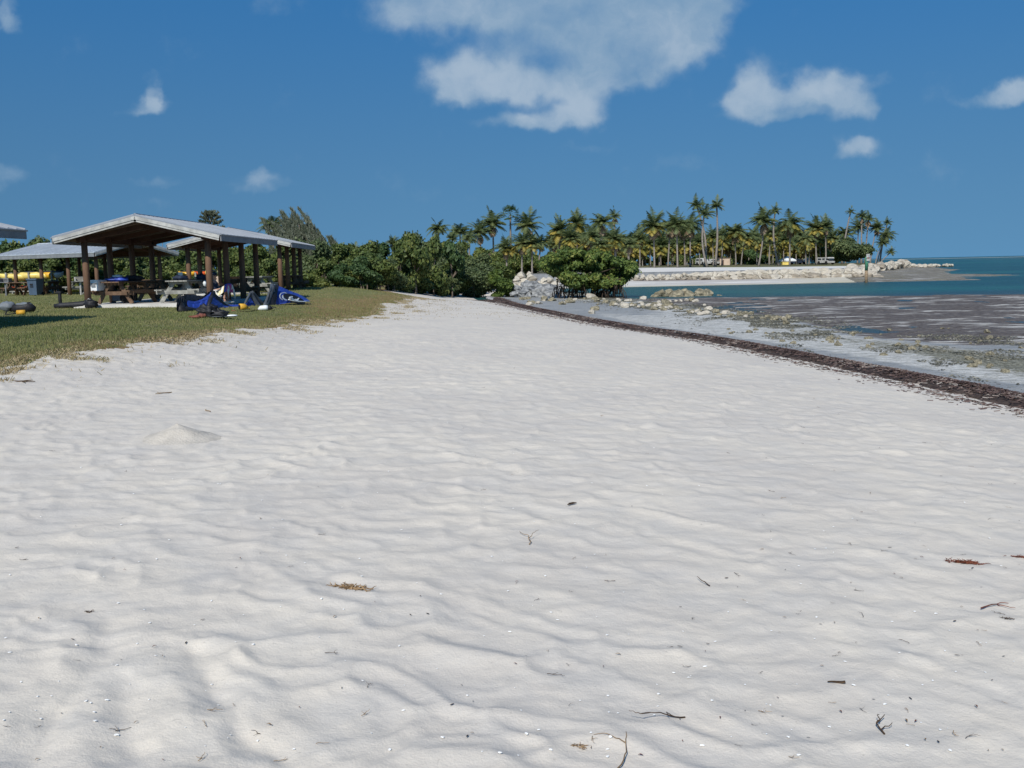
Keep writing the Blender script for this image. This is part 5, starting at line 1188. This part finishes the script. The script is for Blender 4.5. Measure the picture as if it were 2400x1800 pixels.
def where(u):
    for lim, t in ((1330, 'over the left part of the mangrove'), (1370, 'behind the middle of the mangrove'), (1410, 'behind the dense dark palm'), (1450, 'under the slim tall palm'), (1490, 'right above the mangrove edge'), (1530, 'left of the big golden palm'), (1560, 'right of the big golden palm'), (1600, 'behind the tight cluster'), (1635, 'between the tight cluster and the white van'), (1665, 'right behind the white van'), (1700, 'behind the beige hut'), (1735, 'right of the beige hut'), (1770, 'left of the slanted palm'), (1810, 'between the slanted and the tall thin palm'), (1850, 'left of the white tent'), (1890, 'right of the white tent'), (1925, 'left of the white camper')):
        if u < lim: return t
    return 'behind the white camper'
rg = random.Random(77)
for k in range(72):   # the palms that fill the grove behind
    u = 1290+k*9.2+rg.uniform(-8, 8)
    if 1955 < u: continue
    y = rg.uniform(205, 250); vc = rg.uniform(553, 583); palm(u, vc, u+rg.uniform(-4, 4), 617, y, rg.uniform(21, 29), 'young %s palm in the back rows, %s' % (rg.choice(['golden', 'yellow green', 'tawny', 'short golden']), where(u)), 'g', rg.choice([1, 2, 3]), 1, 'young palms at the back of the grove')
for k, (u, v, r_) in enumerate(((832, 582, 15), (760, 575, 13), (640, 530, 30), (920, 570, 16), (1300, 575, 18), (1100, 560, 22), (1060, 560, 16))):
    palm(u, v, u, 650, [78, 76, 72.5, 80, 150, 112, 110][k], r_, ['small dark palm peeking out of the gap beyond the lawn crest', 'small palm tip right of the casuarinas', 'wind blown palm left of the casuarinas over the shelter roof', 'small palm with dry fronds left of the sea grape tree', 'brownish palm behind the mangrove left shoulder', 'dark palm between the two left palms of the far grove', 'low dark palm behind the olive trees'][k], 'g', 0, [1, 0, 0, 1, 1, 0, 0][k], 'palms half hidden in the thicket')
# bushes of the far grove and the round bush on the point
def farbush(u, vb, vt, y, wpx, label, kind, seed, n, size, group=None, **k):
    b = A(u, vb, y); z0_ = gz(b[0], b[1])-.2; t = A(u, vt, y); return bush('round_bush', (b[0], y, z0_), wpx/F0*y, t[2]-z0_, label, 'bush', kind, seed, n, size, group, dp=8, **k)
farbush(1990, 612, 563, 205, 125, 'wide round olive bush on the point among leaning palms', 'fine', 101, 15000, .32, base=.3, ncl=22)
farbush(1935, 612, 580, 208, 60, 'dark bush left of the wide round one on the point', 'hedge', 102, 5000, .34, base=.1)
farbush(1765, 616, 585, 215, 60, 'deep green bush between palms right of the beige hut', 'grape', 103, 5000, .36, base=.1)
rg = random.Random(3); sb0 = farbush(1300, 617, 584, 262, 60, 'x', 'hedge', 104, 5500, .42, 'dark bushes behind the far grove', base=.05); first = True
for k in range(36):
    u = 1075+k*25.5+rg.uniform(-8, 8); b = A(u, 617, 262)
    c = sb0 if first else copy_tree(sb0); first = False; c.location = (b[0], 258+rg.uniform(0, 8), 1.6); c.rotation_euler = (0, 0, rg.uniform(0, 6)); s = rg.uniform(.8, 1.2); c.scale = (s, s, s*rg.uniform(.8, 1.15)); tag(c, 'dark bush behind the far palm trunks, '+(where(u) if u > 1290 else 'left of the mangrove, near the thatched hut' if u < 1160 else 'behind the fan palm' if u < 1230 else 'between the fan palm and the mangrove'))

# ------------------------------------------------------------------ sea wall and boulders
WL = [(-6, 116.5), (1.5, 118), (10, 120.0), (18, 120.1), (30, 120.0), (42, 120.0)]
def wallseg(name, P0, label, ztop, zbot):
    m = MB()
    for a, b in zip(P0[:-1], P0[1:]):
        d = Vector((b[0]-a[0], b[1]-a[1], 0)); L = d.length; n = max(1, round(L/4)); d.normalize(); nrm = Vector((-d.y, d.x, 0)); an = math.atan2(d.y, d.x)
        for i in range(n):
            c = Vector((a[0], a[1], 0))+d*L*(i+.5)/n; m.box((c.x, c.y, (ztop+zbot)/2), (L/n-.03, .45, ztop-zbot), (0, 0, an)); m.box((c.x, c.y, ztop+.027), (L/n-.03, .5, .05), (0, 0, an))
    o = m.build(name, MT['wall']); tag(o, label, 'wall')
wallseg('sea_wall', WL[2:], 'long low pale grey concrete sea wall between the white sand and the boulders', 1.36, .3)
wallseg('sea_wall', [(2.7, 118.6), (8.8, 120.0)], 'short grey concrete wall block left of the mangrove behind white boulders', 1.45, .3)
c = empty('wooden_post', (2.25, 118.3, .5), 0, 'dark brown square post at the left end of the short grey wall', 'post'); MB().box((0, 0, .6), (.35, .35, 1.2)).build('post', MT['darkwood'], c); MB().box((0, 0, 1.23), (.42, .42, .06)).build('cap', MT['darkwood'], c)
def rockmesh(seed, sub=3, rough=.16, ang=True):
    bm = bmesh.new(); bmesh.ops.create_icosphere(bm, subdivisions=sub, radius=1); rg = random.Random(seed)
    pl = [(Vector((rg.gauss(0, 1), rg.gauss(0, 1), rg.gauss(0, 1))).normalized(), rg.uniform(.52, .85)) for _ in range(11)]
    ph = [rg.uniform(0, 6) for _ in range(6)]
    for v in bm.verts:
        d = v.co.copy()
        for n_, k in pl:
            t = v.co.dot(n_)
            if t > k: v.co -= n_*(t-k)*.92
        v.co *= 1+rough*(.5*math.sin(5*d.x+ph[0])*math.sin(4*d.y+ph[1])+.35*math.sin(9*d.z+ph[2]+3*d.x)+.25*math.sin(15*d.x+ph[3])*math.sin(13*d.y+ph[4]+d.z*6))
    me = bpy.data.meshes.new('boulder'); bm.to_mesh(me); bm.free(); return me
RM = {k: [] for k in ('rock', 'rock2', 'rock3', 'rock4')}
for k in RM:
    for i in range(5):
        me = rockmesh(i+{'rock': 0, 'rock2': 10, 'rock3': 20, 'rock4': 30}[k], 3, .13 if k in ('rock', 'rock4') else .2); me.materials.append(MT[k]); RM[k].append(me)
rgk = random.Random(9)
def rock(name, k, x, y, z, s, label, group, sq=.7, cat='rock'):
    o = bpy.data.objects.new(name, rgk.choice(RM[k])); COL.objects.link(o); o.location = (x, y, z); o.scale = (s*rgk.uniform(.85, 1.3), s*rgk.uniform(.8, 1.1), s*sq*rgk.uniform(.8, 1.15)); o.rotation_euler = (rgk.uniform(-.3, .3), rgk.uniform(-.3, .3), rgk.uniform(0, 6.28)); tag(o, label, cat, group); return o
def along(P, t):
    P = np.array(P, float); L = np.concatenate([[0], np.cumsum(np.hypot(*np.diff(P, axis=0).T))]); return float(np.interp(t*L[-1], L, P[:, 0])), float(np.interp(t*L[-1], L, P[:, 1])), L[-1]
g_ = 'boulders piled against the long sea wall'
for row, (dy, zz, s0, s1, n) in enumerate(((-1.0, .98, .42, .6, 52), (-1.9, .68, .42, .62, 50))):
    for i in range(n):
        x, y, L = along(WL[2:], (i+.5+rgk.uniform(-.25, .25))/n); f = ss(np.array(x), 18, 27); s = rgk.uniform(s0, s1)*(.75+.75*float(f)); rock('boulder', 'rock' if row == 0 or rgk.random() < .35 else 'rock4', x, y+dy-.6*f, zz-.22*f*row-.08, s, 'pale limestone boulder in the heap along the foot of the long sea wall', g_)
for i in range(22):
    x, y, L = along([(26, 121.5), (43.5, 117.5)], (i+.5)/22); rock('boulder', rgk.choice(['rock', 'rock4']), x+rgk.uniform(-.3, .3), y-.3, .22, rgk.uniform(.6, .9), 'pale limestone boulder in the heap along the foot of the long sea wall', g_)
for i in range(5): rock('boulder', 'rock', 43.2+rgk.uniform(-.5, .9), 118.5+i*.6, .3+.15*i, .7, 'pale limestone boulder in the heap along the foot of the long sea wall', g_)
g_ = 'boulders along the shore of the point'
PB = [(43, 121), (47, 133), (54, 148), (65, 172), (78, 197), (90, 226), (99, 250)]
for i in range(84):
    x, y, L = along(PB, (i+.5)/84); rock('boulder', rgk.choice(['rock', 'rock', 'rock4']), x-1+rgk.uniform(-.8, .8), y+rgk.uniform(-1, 1), .55+.45*(i % 2)+.0035*(y-120), rgk.uniform(.6, .98), 'pale boulder in the %s of the bank along the point' % ('part nearest the marker pile' if i < 26 else 'middle part' if i < 55 else 'farther part'), g_, .8)
for i in range(16):
    t_ = i/15; rock('boulder', 'rock', 99+13*t_+rgk.uniform(-.5, .5), 246+8*t_, .35, rgk.uniform(.8, 1.1)*(1-.4*t_), '%s boulder at the tapering seaward tip of the point' % ('low', 'larger inner')[i < 8], 'boulders at the tip of the point', .8)
g_ = 'boulders below the short grey wall'
for (u, v, s) in ((1196, 640, .75), (1206, 652, .8), (1222, 645, .8), (1225, 660, .9), (1248, 651, .95), (1212, 664, .8), (1238, 666, .8), (1262, 664, .7), (1275, 655, .75), (1290, 656, .7), (1240, 640, .5), (1280, 668, .7), (1300, 664, .7), (1194, 658, .7), (1310, 655, .6), (1252, 668, .7), (1222, 668, .6), (1200, 670, .7)):
    p = A(u, v, 115+rgk.uniform(-.5, .5)-(v-640)*.05); rock('boulder', 'rock', p[0], p[1], p[2]-.1, s*.82, 'cream boulder in the stack under the short wall left of the mangrove', g_, .75)
g_ = 'weathered grey rocks beside the mangrove'
for (u, v, s) in ((1215, 676, .55), (1232, 668, .6), (1246, 680, .7), (1256, 672, .8), (1262, 688, .75), (1285, 676, .95), (1292, 688, .9), (1272, 694, .6), (1240, 694, .5), (1300, 692, .55), (1226, 686, .6), (1278, 684, .7), (1207, 684, .45), (1250, 692, .5)):
    y = 79.5-(v-676)*.12; p = A(u, v, y); rock('boulder', 'rock3', p[0], p[1], p[2]-.1, s, 'rough grey weathered rock in the pile just left of the mangrove', g_, .75)
g_ = 'tan rocks of the low ledge'
for (u, v, s) in ((1402, 690, .4), (1395, 700, .45), (1422, 692, .42), (1440, 697, .4), (1460, 698, .42), (1478, 702, .36), (1500, 700, .4), (1520, 704, .34), (1540, 696, .5), (1553, 689, .6), (1566, 686, .62), (1575, 698, .6), (1590, 692, .75), (1603, 686, .7), (1612, 690, .7), (1608, 700, .7), (1585, 703, .6), (1625, 700, .5), (1640, 688, .65), (1655, 686, .6), (1663, 696, .6), (1645, 701, .65), (1672, 700, .45), (1684, 696, .45), (1680, 704, .4), (1560, 704, .4), (1632, 706, .4), (1420, 703, .35), (1445, 705, .3), (1412, 683, .35), (1630, 693, .4), (1545, 706, .35)):
    y = 74.0-(v-695)*.10; p = A(u, v, y); rock('ledge_rock', 'rock2', p[0], p[1], p[2]-.12, s, 'tan craggy rock in the %s of the low ledge right of the mangrove' % ('left end' if u < 1480 else 'low middle' if u < 1545 else 'tall first clump' if u < 1618 else 'last clump'), g_, .75)
g_ = 'small stones below the mangrove'
for i in range(46):
    u = 1226+rgk.random()*440; v = 700+rgk.random()**1.5*16+max(0, (u-1400))*.015; p = hit(u, v); rock('stone', rgk.choice(['rock2', 'rock2', 'rock']), p[0], p[1], max(p[2], 0)+.03, rgk.uniform(.12, .34), 'small stone on the wet flat in front of the mangrove and ledge', g_, .7, 'stone')
for (u, v, s, lab) in ((1384, 699, .42, 'rounded cream stone standing before the mangrove roots'), (1396, 727, .34, 'larger mossy stone of the pair out on the wet flat'), (1388, 735, .22, 'small cream stone of the pair out on the wet flat'), (1465, 721, .3, 'low wide cream stone at the left end of the stone scatter'), (1220, 702, .2, 'lone small brown stone near the bend of the seaweed')):
    p = hit(u, v); rock('stone', 'rock2' if 'mossy' in lab or 'brown' in lab else 'rock', p[0], p[1], max(p[2], 0)+s*.2, s, lab, None, .7, 'stone')
g_ = 'scattered stones along the flat'
ptsd = [(1450, 714), (1520, 717), (1600, 727), (1680, 735), (1720, 740), (1780, 746), (1850, 748)]
for i in range(74):
    t_ = rgk.random(); u = 1440+430*t_; v = float(np.interp(u, [a for a, b in ptsd], [b for a, b in ptsd]))+rgk.gauss(0, 3.6); p = hit(u, v); rock('stone', rgk.choice(['rock', 'rock2', 'rock2']), p[0], p[1], max(p[2], 0)+.03, rgk.uniform(.08, .24), 'small cream or mossy stone in the diagonal scatter crossing the flat', g_, .75, 'stone')
for i in range(60):
    u = 1700+700*rgk.random(); v = 770+rgk.random()*110*(u-1600)/800; p = hit(u, v)
    if wrack_d(np.array([p[0]]), np.array([p[1]]))[0] > -1.5: continue
    rock('stone', 'rock2', p[0], p[1], max(p[2], 0)+.01, rgk.uniform(.05, .14), 'small algae covered stone in the shallows near the seaweed band', 'algae stones in the shallows', .7, 'stone')
# rubble and algae litter on the flat: nobody could count it
def litter():
    rg = np.random.RandomState(12); n = 60000; y = 16+rg.rand(n)**1.7*56; xl_ = xL(y); x = xl_+rg.randn(n)*1.2+np.where(y < 32, rg.rand(n)*9-2.8, 0)
    k = (wrack_d(x, y) < -1.4)&(fbm(x*.8, y*.6, 4, 11) > .50); x, y = x[k], y[k]; n = len(x); z = np.maximum(Hbase(x, y), 0)+.005; s = .010+.034*rg.rand(n)**3+.0004*y; a = rg.rand(n)*6.28; V = []
    for j in range(4):
        b = a+j*1.57; V.append(np.stack([x+np.cos(b)*s*(.7+.6*rg.rand(n)), y+np.sin(b)*s*(.7+.6*rg.rand(n)), z+(rg.rand(n)*.5)*s], -1))
    top = np.stack([x, y, z+s*(.3+.6*rg.rand(n))], -1); V = np.stack(V+[top], 1).reshape(-1, 3); b5 = np.arange(n)[:, None]*5
    F3 = np.concatenate([b5+np.array(q)[None] for q in ((0, 1, 4), (1, 2, 4), (2, 3, 4), (3, 0, 4))]); o = linkmesh('rubble', np_mesh('rubble', V, F3, 3), leafmat('algae rubble', [(.035, .033, .024), (.09, .085, .06), (.18, .165, .115), (.46, .44, .37)], 0, 1.0))
    tag(o, 'fine coral rubble and algae clumps strewn over the wet flat', 'rubble', kind='stuff')
litter()

# ------------------------------------------------------------------ marker pile in the water
p = A(2030, 662, 105.5); S = 105.5/F0; mp = empty('marker_pile', (p[0], 105.5, 0), 0, 'tall slim channel marker pile, green above and brown below, standing at the sand tip', 'marker'); h = 66*S
MB().tube([(0, 0, -.4), (0, 0, h*.42)], .16, 10).build('lower_pile', MT['pile'], mp, True); MB().tube([(0, 0, h*.42), (0, 0, h*.9)], .165, 10).build('upper_pile', MT['green'], mp, True)
MB().box((.06, -.2, h*.93), (.34, .05, .42)).box((.1, -.2, h*.80), (.36, .05, .28)).build('sign_board', MT['fascia'], mp); MB().box((.1, -.232, h*.86), (.26, .012, .12)).build('sign_mark', MT['rust'], mp); MB().tube([(0, 0, h*.9), (0, 0, h)], .05, 6).build('top_pin', MT['grey'], mp)

# ------------------------------------------------------------------ vehicles and huts far back
def vehicle(u, v, y, L, Wd, H_, label, bodym, kind='van', rz=0, name='parked_van', cat='van'):
    b = A(u, v, y); r = empty(name, (b[0], y, gz(b[0], y)), rz, label, cat); gc = .35
    if kind == 'camper':
        prof = [(-L/2, gc), (L/2, gc), (L/2, H_*.45), (L/2-.5, H_*.52), (L/2-.9, H_*.8), (L/2-.1, H_*.84), (L/2-.25, H_), (-L/2, H_)]
    elif kind == 'pickup':
        prof = [(-L/2, gc), (L/2, gc), (L/2, H_*.55), (L/2-1.1, H_*.6), (L/2-1.7, H_), (L/2-3.2, H_), (L/2-3.4, H_*.6), (-L/2, H_*.58)]
    else:
        prof = [(-L/2, gc), (L/2, gc), (L/2, H_*.5), (L/2-.9, H_*.58), (L/2-1.6, H_*.96), (L/2-2.0, H_), (-L/2+.3, H_), (-L/2, H_*.9)]
    V = [(x, sy*Wd/2*(1 if z < H_*.6 else .9), z) for sy in (-1, 1) for x, z in prof]; k = len(prof)
    m = MB(); m.add(V, [tuple(range(k)), tuple(range(2*k-1, k-1, -1))]+[(i, i+k, (i+1) % k+k, (i+1) % k) for i in range(k)]); m.build('body', bodym, r)
    for x0, x1 in {'camper': ((-L*.38, -L*.12), (L*.0, L*.2), (L*.3, L*.4)), 'pickup': ((L/2-3.0, L/2-1.8),), 'van': ((-L*.4, -L*.15), (-L*.1, L*.08), (L*.12, L*.27))}[kind]:
        for sy in (-1, 1): MB().box(((x0+x1)/2, sy*(Wd/2*.95+.02), H_*.76), (x1-x0, .05, H_*.2)).build('window', MT['glass'], r)
    MB().box((L/2-.02-(.0 if kind == 'camper' else 1.3), 0, H_*.74), (.06, Wd*.7, H_*.2), (0, 0 if kind == 'camper' else -.6, 0)).build('windscreen', MT['glass'], r)
    for x in (-L*.3, L*.32):
        for sy in (-1, 1): MB().tube([(x, sy*(Wd/2-.12), .36), (x, sy*(Wd/2+.03), .36)], .36, 18).build('wheel', MT['tyre'], r)
    for sy in (-1, 1): MB().box((L/2+.01, sy*Wd*.36, H_*.38), (.05, .25, .14)).build('headlight', MT['fascia'], r)
    return r
vehicle(1648, 613, 212, 3.4, 1.7, 1.55, 'white van parked among the palm trunks behind the tall trio', MT['fascia'], 'van', rad(-68))
vehicle(1668, 614, 212, 3.6, 1.6, 1.3, 'white pickup parked just right of the white van', MT['fascia'], 'pickup', rad(-60), 'parked_pickup', 'pickup')
vehicle(1935, 613, 200, 3.4, 1.7, 1.45, 'white camper with dark windows parked at the right side of the grove', MT['fascia'], 'camper', rad(-66), 'parked_camper', 'camper')
vehicle(1870, 613, 212, 3.2, 1.6, 1.2, 'dark blue car in the shade right of the white tent', MT['dark_blue'], 'van', rad(20), 'parked_car', 'car')
b = A(1696, 613, 212); c = empty('stucco_hut', (b[0], 212, gz(b[0], 212)), 0, 'small beige hut with flat roof right of the tall palm trio', 'hut'); MB().box((0, 0, .75), (2.1, 2.4, 1.5)).build('wall', MT['beige'], c); MB().box((0, 0, 1.55), (2.4, 2.7, .12)).build('roof', MT['thatch'], c); MB().box((-.5, -1.22, .55), (.5, .05, 1.1)).build('door', MT['darkwood'], c)
def tent(u, v, y, w_, h, label, mt, name='canopy_tent'):
    b = A(u, v, y); c = empty(name, (b[0], y, gz(b[0], y)), rad(15), label, 'tent'); m = MB()
    z1 = h*.55; pk = (0, 0, h); cr_ = [(-w_/2, -w_/2, z1), (w_/2, -w_/2, z1), (w_/2, w_/2, z1), (-w_/2, w_/2, z1)]; m.add(cr_+[pk]+[(x, y_, z1-.25) for x, y_, z in cr_], [(0, 1, 4), (1, 2, 4), (2, 3, 4), (3, 0, 4), (0, 5, 6, 1), (1, 6, 7, 2), (2, 7, 8, 3), (3, 8, 5, 0)]); m.build('cover', mt, c)
    for x, y_, z in cr_: MB().tube([(x*.98, y_*.98, 0), (x*.98, y_*.98, z1)], .04, 6).build('leg', MT['grey'], c)
tent(1846, 614, 202, 2.5, 1.75, 'white peaked canopy tent among palms at the right part of the grove', MT['white'])
o = MB().box((0, 0, .3), (1.2, .7, .55)).box((0, 0, .6), (1.3, .8, .06)).build('crate', MT['yellow2']); b = A(1840, 614, 199); o.location = (b[0], 199, gz(b[0], 199)); tag(o, 'yellow box standing under the white canopy tent', 'box')
tent(1892, 612, 212, 1.9, 1.5, 'small white awning right of the tent, half behind golden palms', MT['white'])
# thatched shelter left of the palms
b = A(1141, 640, 104); c = empty('thatched_hut', (b[0], 104, 1.3), 0, 'low open hut with brown thatched roof in shade under the left palms', 'hut'); zt = A(1141, 598, 104)[2]-1.3
m = MB(); m.add([(-1.5, -1.4, zt-.35), (1.5, -1.4, zt-.35), (1.5, 1.4, zt-.35), (-1.5, 1.4, zt-.35), (-1.0, 0, zt+.15), (1.0, 0, zt+.15)], [(0, 1, 5, 4), (1, 2, 5), (2, 3, 4, 5), (3, 0, 4), (3, 2, 1, 0)]); m.build('roof', MT['thatch'], c)
for x in (-1.2, 1.2):
    for y_ in (-1.1, 1.1): MB().tube([(x, y_, -.2), (x, y_, zt-.33)], .07, 8).build('post', MT['darkwood'], c)

# ------------------------------------------------------------------ sand heap
ph = hit(395, 1048); hv = []; hf = []; n1, n2 = 44, 26; rgh = np.random.RandomState(2)
for j in range(n2+1):
    r_ = j/n2
    for i in range(n1):
        a = 2*math.pi*i/n1; rx = .50 if math.cos(a) > 0 else .38; x = math.cos(a)*r_*rx; y = math.sin(a)*r_*.42; sq = max(0, 1-r_**1.05); z = .165*sq**1.35+.004*math.sin(a*7+j*.5)*r_*(1-r_)
        gx, gy = ph[0]-.05+x, ph[1]+.42+y; hv.append((gx, gy, gz(gx, gy)*1.0+z-.012+rgh.randn()*.0006))
for j in range(n2):
    for i in range(n1): hf.append((j*n1+i, (j+1)*n1+i, (j+1)*n1+(i+1) % n1, j*n1+(i+1) % n1))
o = MB().add(hv, hf).build('sand_heap', mat('tan packed sand', (.50, .455, .39), .95, .1, 0, .05, 8, .5, 40), None, True); tag(o, 'small cone shaped sand heap on the beach at the left', 'sand heap')  # heap's base colour is toned darker and browner than the beach sand

# ------------------------------------------------------------------ twigs, leaves, shells on the sand
def lay(name, me_src, u, v, s, label, cat, group, rz=None, lift=.004, p=None):
    p = hit(u, v) if p is None else p
    o = bpy.data.objects.new(name, me_src); COL.objects.link(o)
    e = .04; nx = (gz(p[0]+e, p[1])-gz(p[0]-e, p[1]))/(2*e); ny = (gz(p[0], p[1]+e)-gz(p[0], p[1]-e))/(2*e)
    o.location = (p[0], p[1], p[2]+lift); q = Vector((-nx, -ny, 1)).to_track_quat('Z', 'Y'); o.rotation_euler = (q @ Euler((0, 0, rz if rz is not None else rgk.uniform(0, 6.28))).to_quaternion()).to_euler(); o.scale = (s, s, s); return tag(o, label, cat, group)
def twig(seed, n=6, bend=.5, r_=.0035, br=1, mt='twig', L=.16):
    rg = random.Random(seed); m = MB()
    def grow(p, a, L_, r0, dep):
        pts = [p]; 
        for k in range(n): a += rg.uniform(-bend, bend); p = (p[0]+math.cos(a)*L_/n, p[1]+math.sin(a)*L_/n, max(.001, p[2]+rg.uniform(-.004, .006))); pts.append(p)
        m.tube(pts, [r0*(1-.6*k/n) for k in range(n+1)], 5)
        if dep < br:
            for k in range(rg.randint(1, 2)): i = rg.randint(1, n-1); grow(pts[i], a+rg.choice((-1, 1))*rg.uniform(.5, 1.2), L_*.45, r0*.7, dep+1)
    grow((-L/2, 0, .004), 0, L, r_, 0); me = bpy.data.meshes.new('twig'); me.from_pydata(m.v, [], m.f); me.materials.append(MT[mt]); return me
TW_ = [twig(i, 6, .55, .0032, 1, ['twig', 'twig', 'straw'][i % 3], .13) for i in range(9)]
LF = []
for i in range(4):
    m = MB(); rg = random.Random(i+50); n = 6
    for k in range(n+1):
        t = k/n; w_ = .008*math.sin(math.pi*min(max(t, .03), .97))**.8; x = (t-.5)*.05; z = .004+.01*math.sin(t*3)*(i % 2); m.v += [(x, -w_, z+.003), (x, 0, z), (x, w_, z+.004)]
    m.f = [(3*k, 3*k+3, 3*k+4, 3*k+1) for k in range(n)]+[(3*k+1, 3*k+4, 3*k+5, 3*k+2) for k in range(n)]; me = bpy.data.meshes.new('leaf'); me.from_pydata(m.v, [], m.f); me.materials.append(MT[['twig', 'weed', 'twig', 'straw'][i]]); LF.append(me)
SHL = []
for i in range(4):
    m = MB().blob((0, 0, .001), (.008, .0062, .0022), i, .3, 8, 5); me = bpy.data.meshes.new('shell'); me.from_pydata(m.v, [], m.f); me.materials.append(MT['shell']); SHL.append(me)
def rsand(vmin=880):
    while True:
        u = rgk.uniform(5, 2395); v = vmin+(1795-vmin)*rgk.random()**.75; p = hit(u, v)
        if wrack_d(np.array([p[0]]), np.array([p[1]]))[0] > .9 and lawn_edge(p[1])-p[0] < -1.0: return u, v, p
for k in range(90):
    u, v, p = rsand(800)
    if rgk.random() < .4: u = 2400-(2400-u)*.35; p = hit(u, v)
    if wrack_d(np.array([p[0]]), np.array([p[1]]))[0] < .9: continue
    lay('twig', rgk.choice(TW_), u, v, rgk.uniform(.2, .5), 'thin dry twig lying on the white sand', 'twig', 'twigs scattered on the sand', p=p)
for k in range(120):
    u, v, p = rsand(900)
    if rgk.random() < .4: u = 2400-(2400-u)*.35; p = hit(u, v)
    if wrack_d(np.array([p[0]]), np.array([p[1]]))[0] < .9: continue
    lay('leaf_scrap', rgk.choice(LF), u, v, rgk.uniform(.2, .5), 'dark scrap of leaf or seaweed lying on the white sand', 'leaf', 'leaf scraps scattered on the sand', p=p)
for k in range(240):
    u, v, p = rsand(950); lay('shell', rgk.choice(SHL), u, v, rgk.uniform(.35, 1.0), 'tiny white shell chip on the sand', 'shell', 'shell chips scattered on the sand', p=p)
def special(name, u, v, me, s, label, cat, rz=0): return lay(name, me, u, v, s, label, cat, None, rz)
special('twig', 1340, 1186, (lambda m: (m.from_pydata(*(lambda b: (b.v, [], b.f))(MB().tube([(-.05, 0, .008), (-.02, .003, .010), (.02, .002, .010), (.05, -.004, .008)], [.003, .008, .008, .003], 8, flat=.6))), m.materials.append(MT['twig']), m)[2])(bpy.data.meshes.new('pod')), 1.0, 'straight black seed pod lying in the middle of the sand', 'pod', -.5)
special('twig', 1580, 1710, twig(201, 9, .5, .003, 1, 'twig', .19), 1, 'forked brown twig bent like a hook near the bottom of the photo', 'twig', 1.9)
special('twig', 2070, 1710, twig(202, 8, .7, .0036, 1, 'twig', .14), 1, 'thick curly dark twig near the bottom right', 'twig', -.8)
special('twig', 1470, 1782, twig(203, 11, .35, .003, 1, 'straw', .30), 1, 'long arched brown stem at the bottom edge', 'twig', .3)
special('twig', 1960, 1608, twig(204, 5, .3, .0065, 0, 'twig', .07), 1, 'short curved dark stick with a pale tip right of centre', 'twig', -.6)
special('twig', 1250, 1265, twig(205, 12, .4, .0032, 1, 'straw', .30), 1, 'long thin crooked stem on the sand near the centre', 'twig', -.5)
special('twig', 1645, 1370, twig(206, 8, .2, .0034, 0, 'twig', .13), 1, 'thin curved stem right of the centre of the sand', 'twig', -.4)
special('twig', 2330, 1425, twig(207, 9, .35, .004, 1, 'weed', .2), 1, 'long reddish stem near the right edge', 'twig', -.5)
special('twig', 395, 925, twig(208, 6, .5, .008, 2, 'straw', .30), 1, 'small upright looking dry sprig on the sand beyond the sand heap', 'twig', 1.5)
special('driftwood', 45, 897, twig(209, 6, .25, .014, 1, 'twig', .45), 1, 'dark crooked driftwood stick near the grass at the left edge', 'stick', .3)
special('twig', 480, 965, twig(210, 8, .25, .006, 0, 'straw', .28), 1, 'pale straw stem right of the dry sprig', 'twig', 0)
def weed_clump(name, u, v, seed, mt, s, label, n=60, ex=1.8):
    p = hit(u, v); rg = random.Random(seed); m = MB()
    for k in range(n):
        x, y = rg.gauss(0, .035*ex), rg.gauss(0, .016); y += -.35*x; a = rg.uniform(0, 6.28); pts = [(x, y, .006)]
        for q in range(4): a += rg.uniform(-.9, .9); pts.append((pts[-1][0]+math.cos(a)*.013, pts[-1][1]+math.sin(a)*.011, max(.003, pts[-1][2]+rg.uniform(-.005, .009))))
        m.tube(pts, [.0032, .0035, .003, .0024, .001], 4)
    o = m.build(name, MT[mt]); o.location = (p[0], p[1], p[2]+.002); o.scale = (s, s, s); tag(o, label, 'seaweed')
weed_clump('seaweed_clump', 2262, 1322, 1, 'weed', .72, 'rust red clump of dried seaweed on the sand near the right edge', 90)
weed_clump('seaweed_clump', 2390, 1312, 2, 'weed', .5, 'small dark red seaweed scrap cut by the right edge of the photo', 40)
weed_clump('root_clump', 822, 1383, 3, 'straw', .95, 'tan fibrous root clump on the sand left of centre', 60, 1.5)
special('twig', 858, 1376, twig(215, 6, .7, .0045, 1, 'straw', .09), 1, 'dark curled end of root beside the tan clump', 'twig', 1.0)
weed_clump('seaweed_clump', 2360, 1456, 5, 'twig', .35, 'small blackish tangle low on the right side of the sand', 22, 1)
weed_clump('seaweed_clump', 210, 1436, 6, 'twig', .35, 'small blackish tangle on the sand at the lower left', 18, 1)
weed_clump('seaweed_clump', 1355, 1758, 7, 'straw', .4, 'small straw tangle beside the arched stem at the bottom', 22, 1.3)
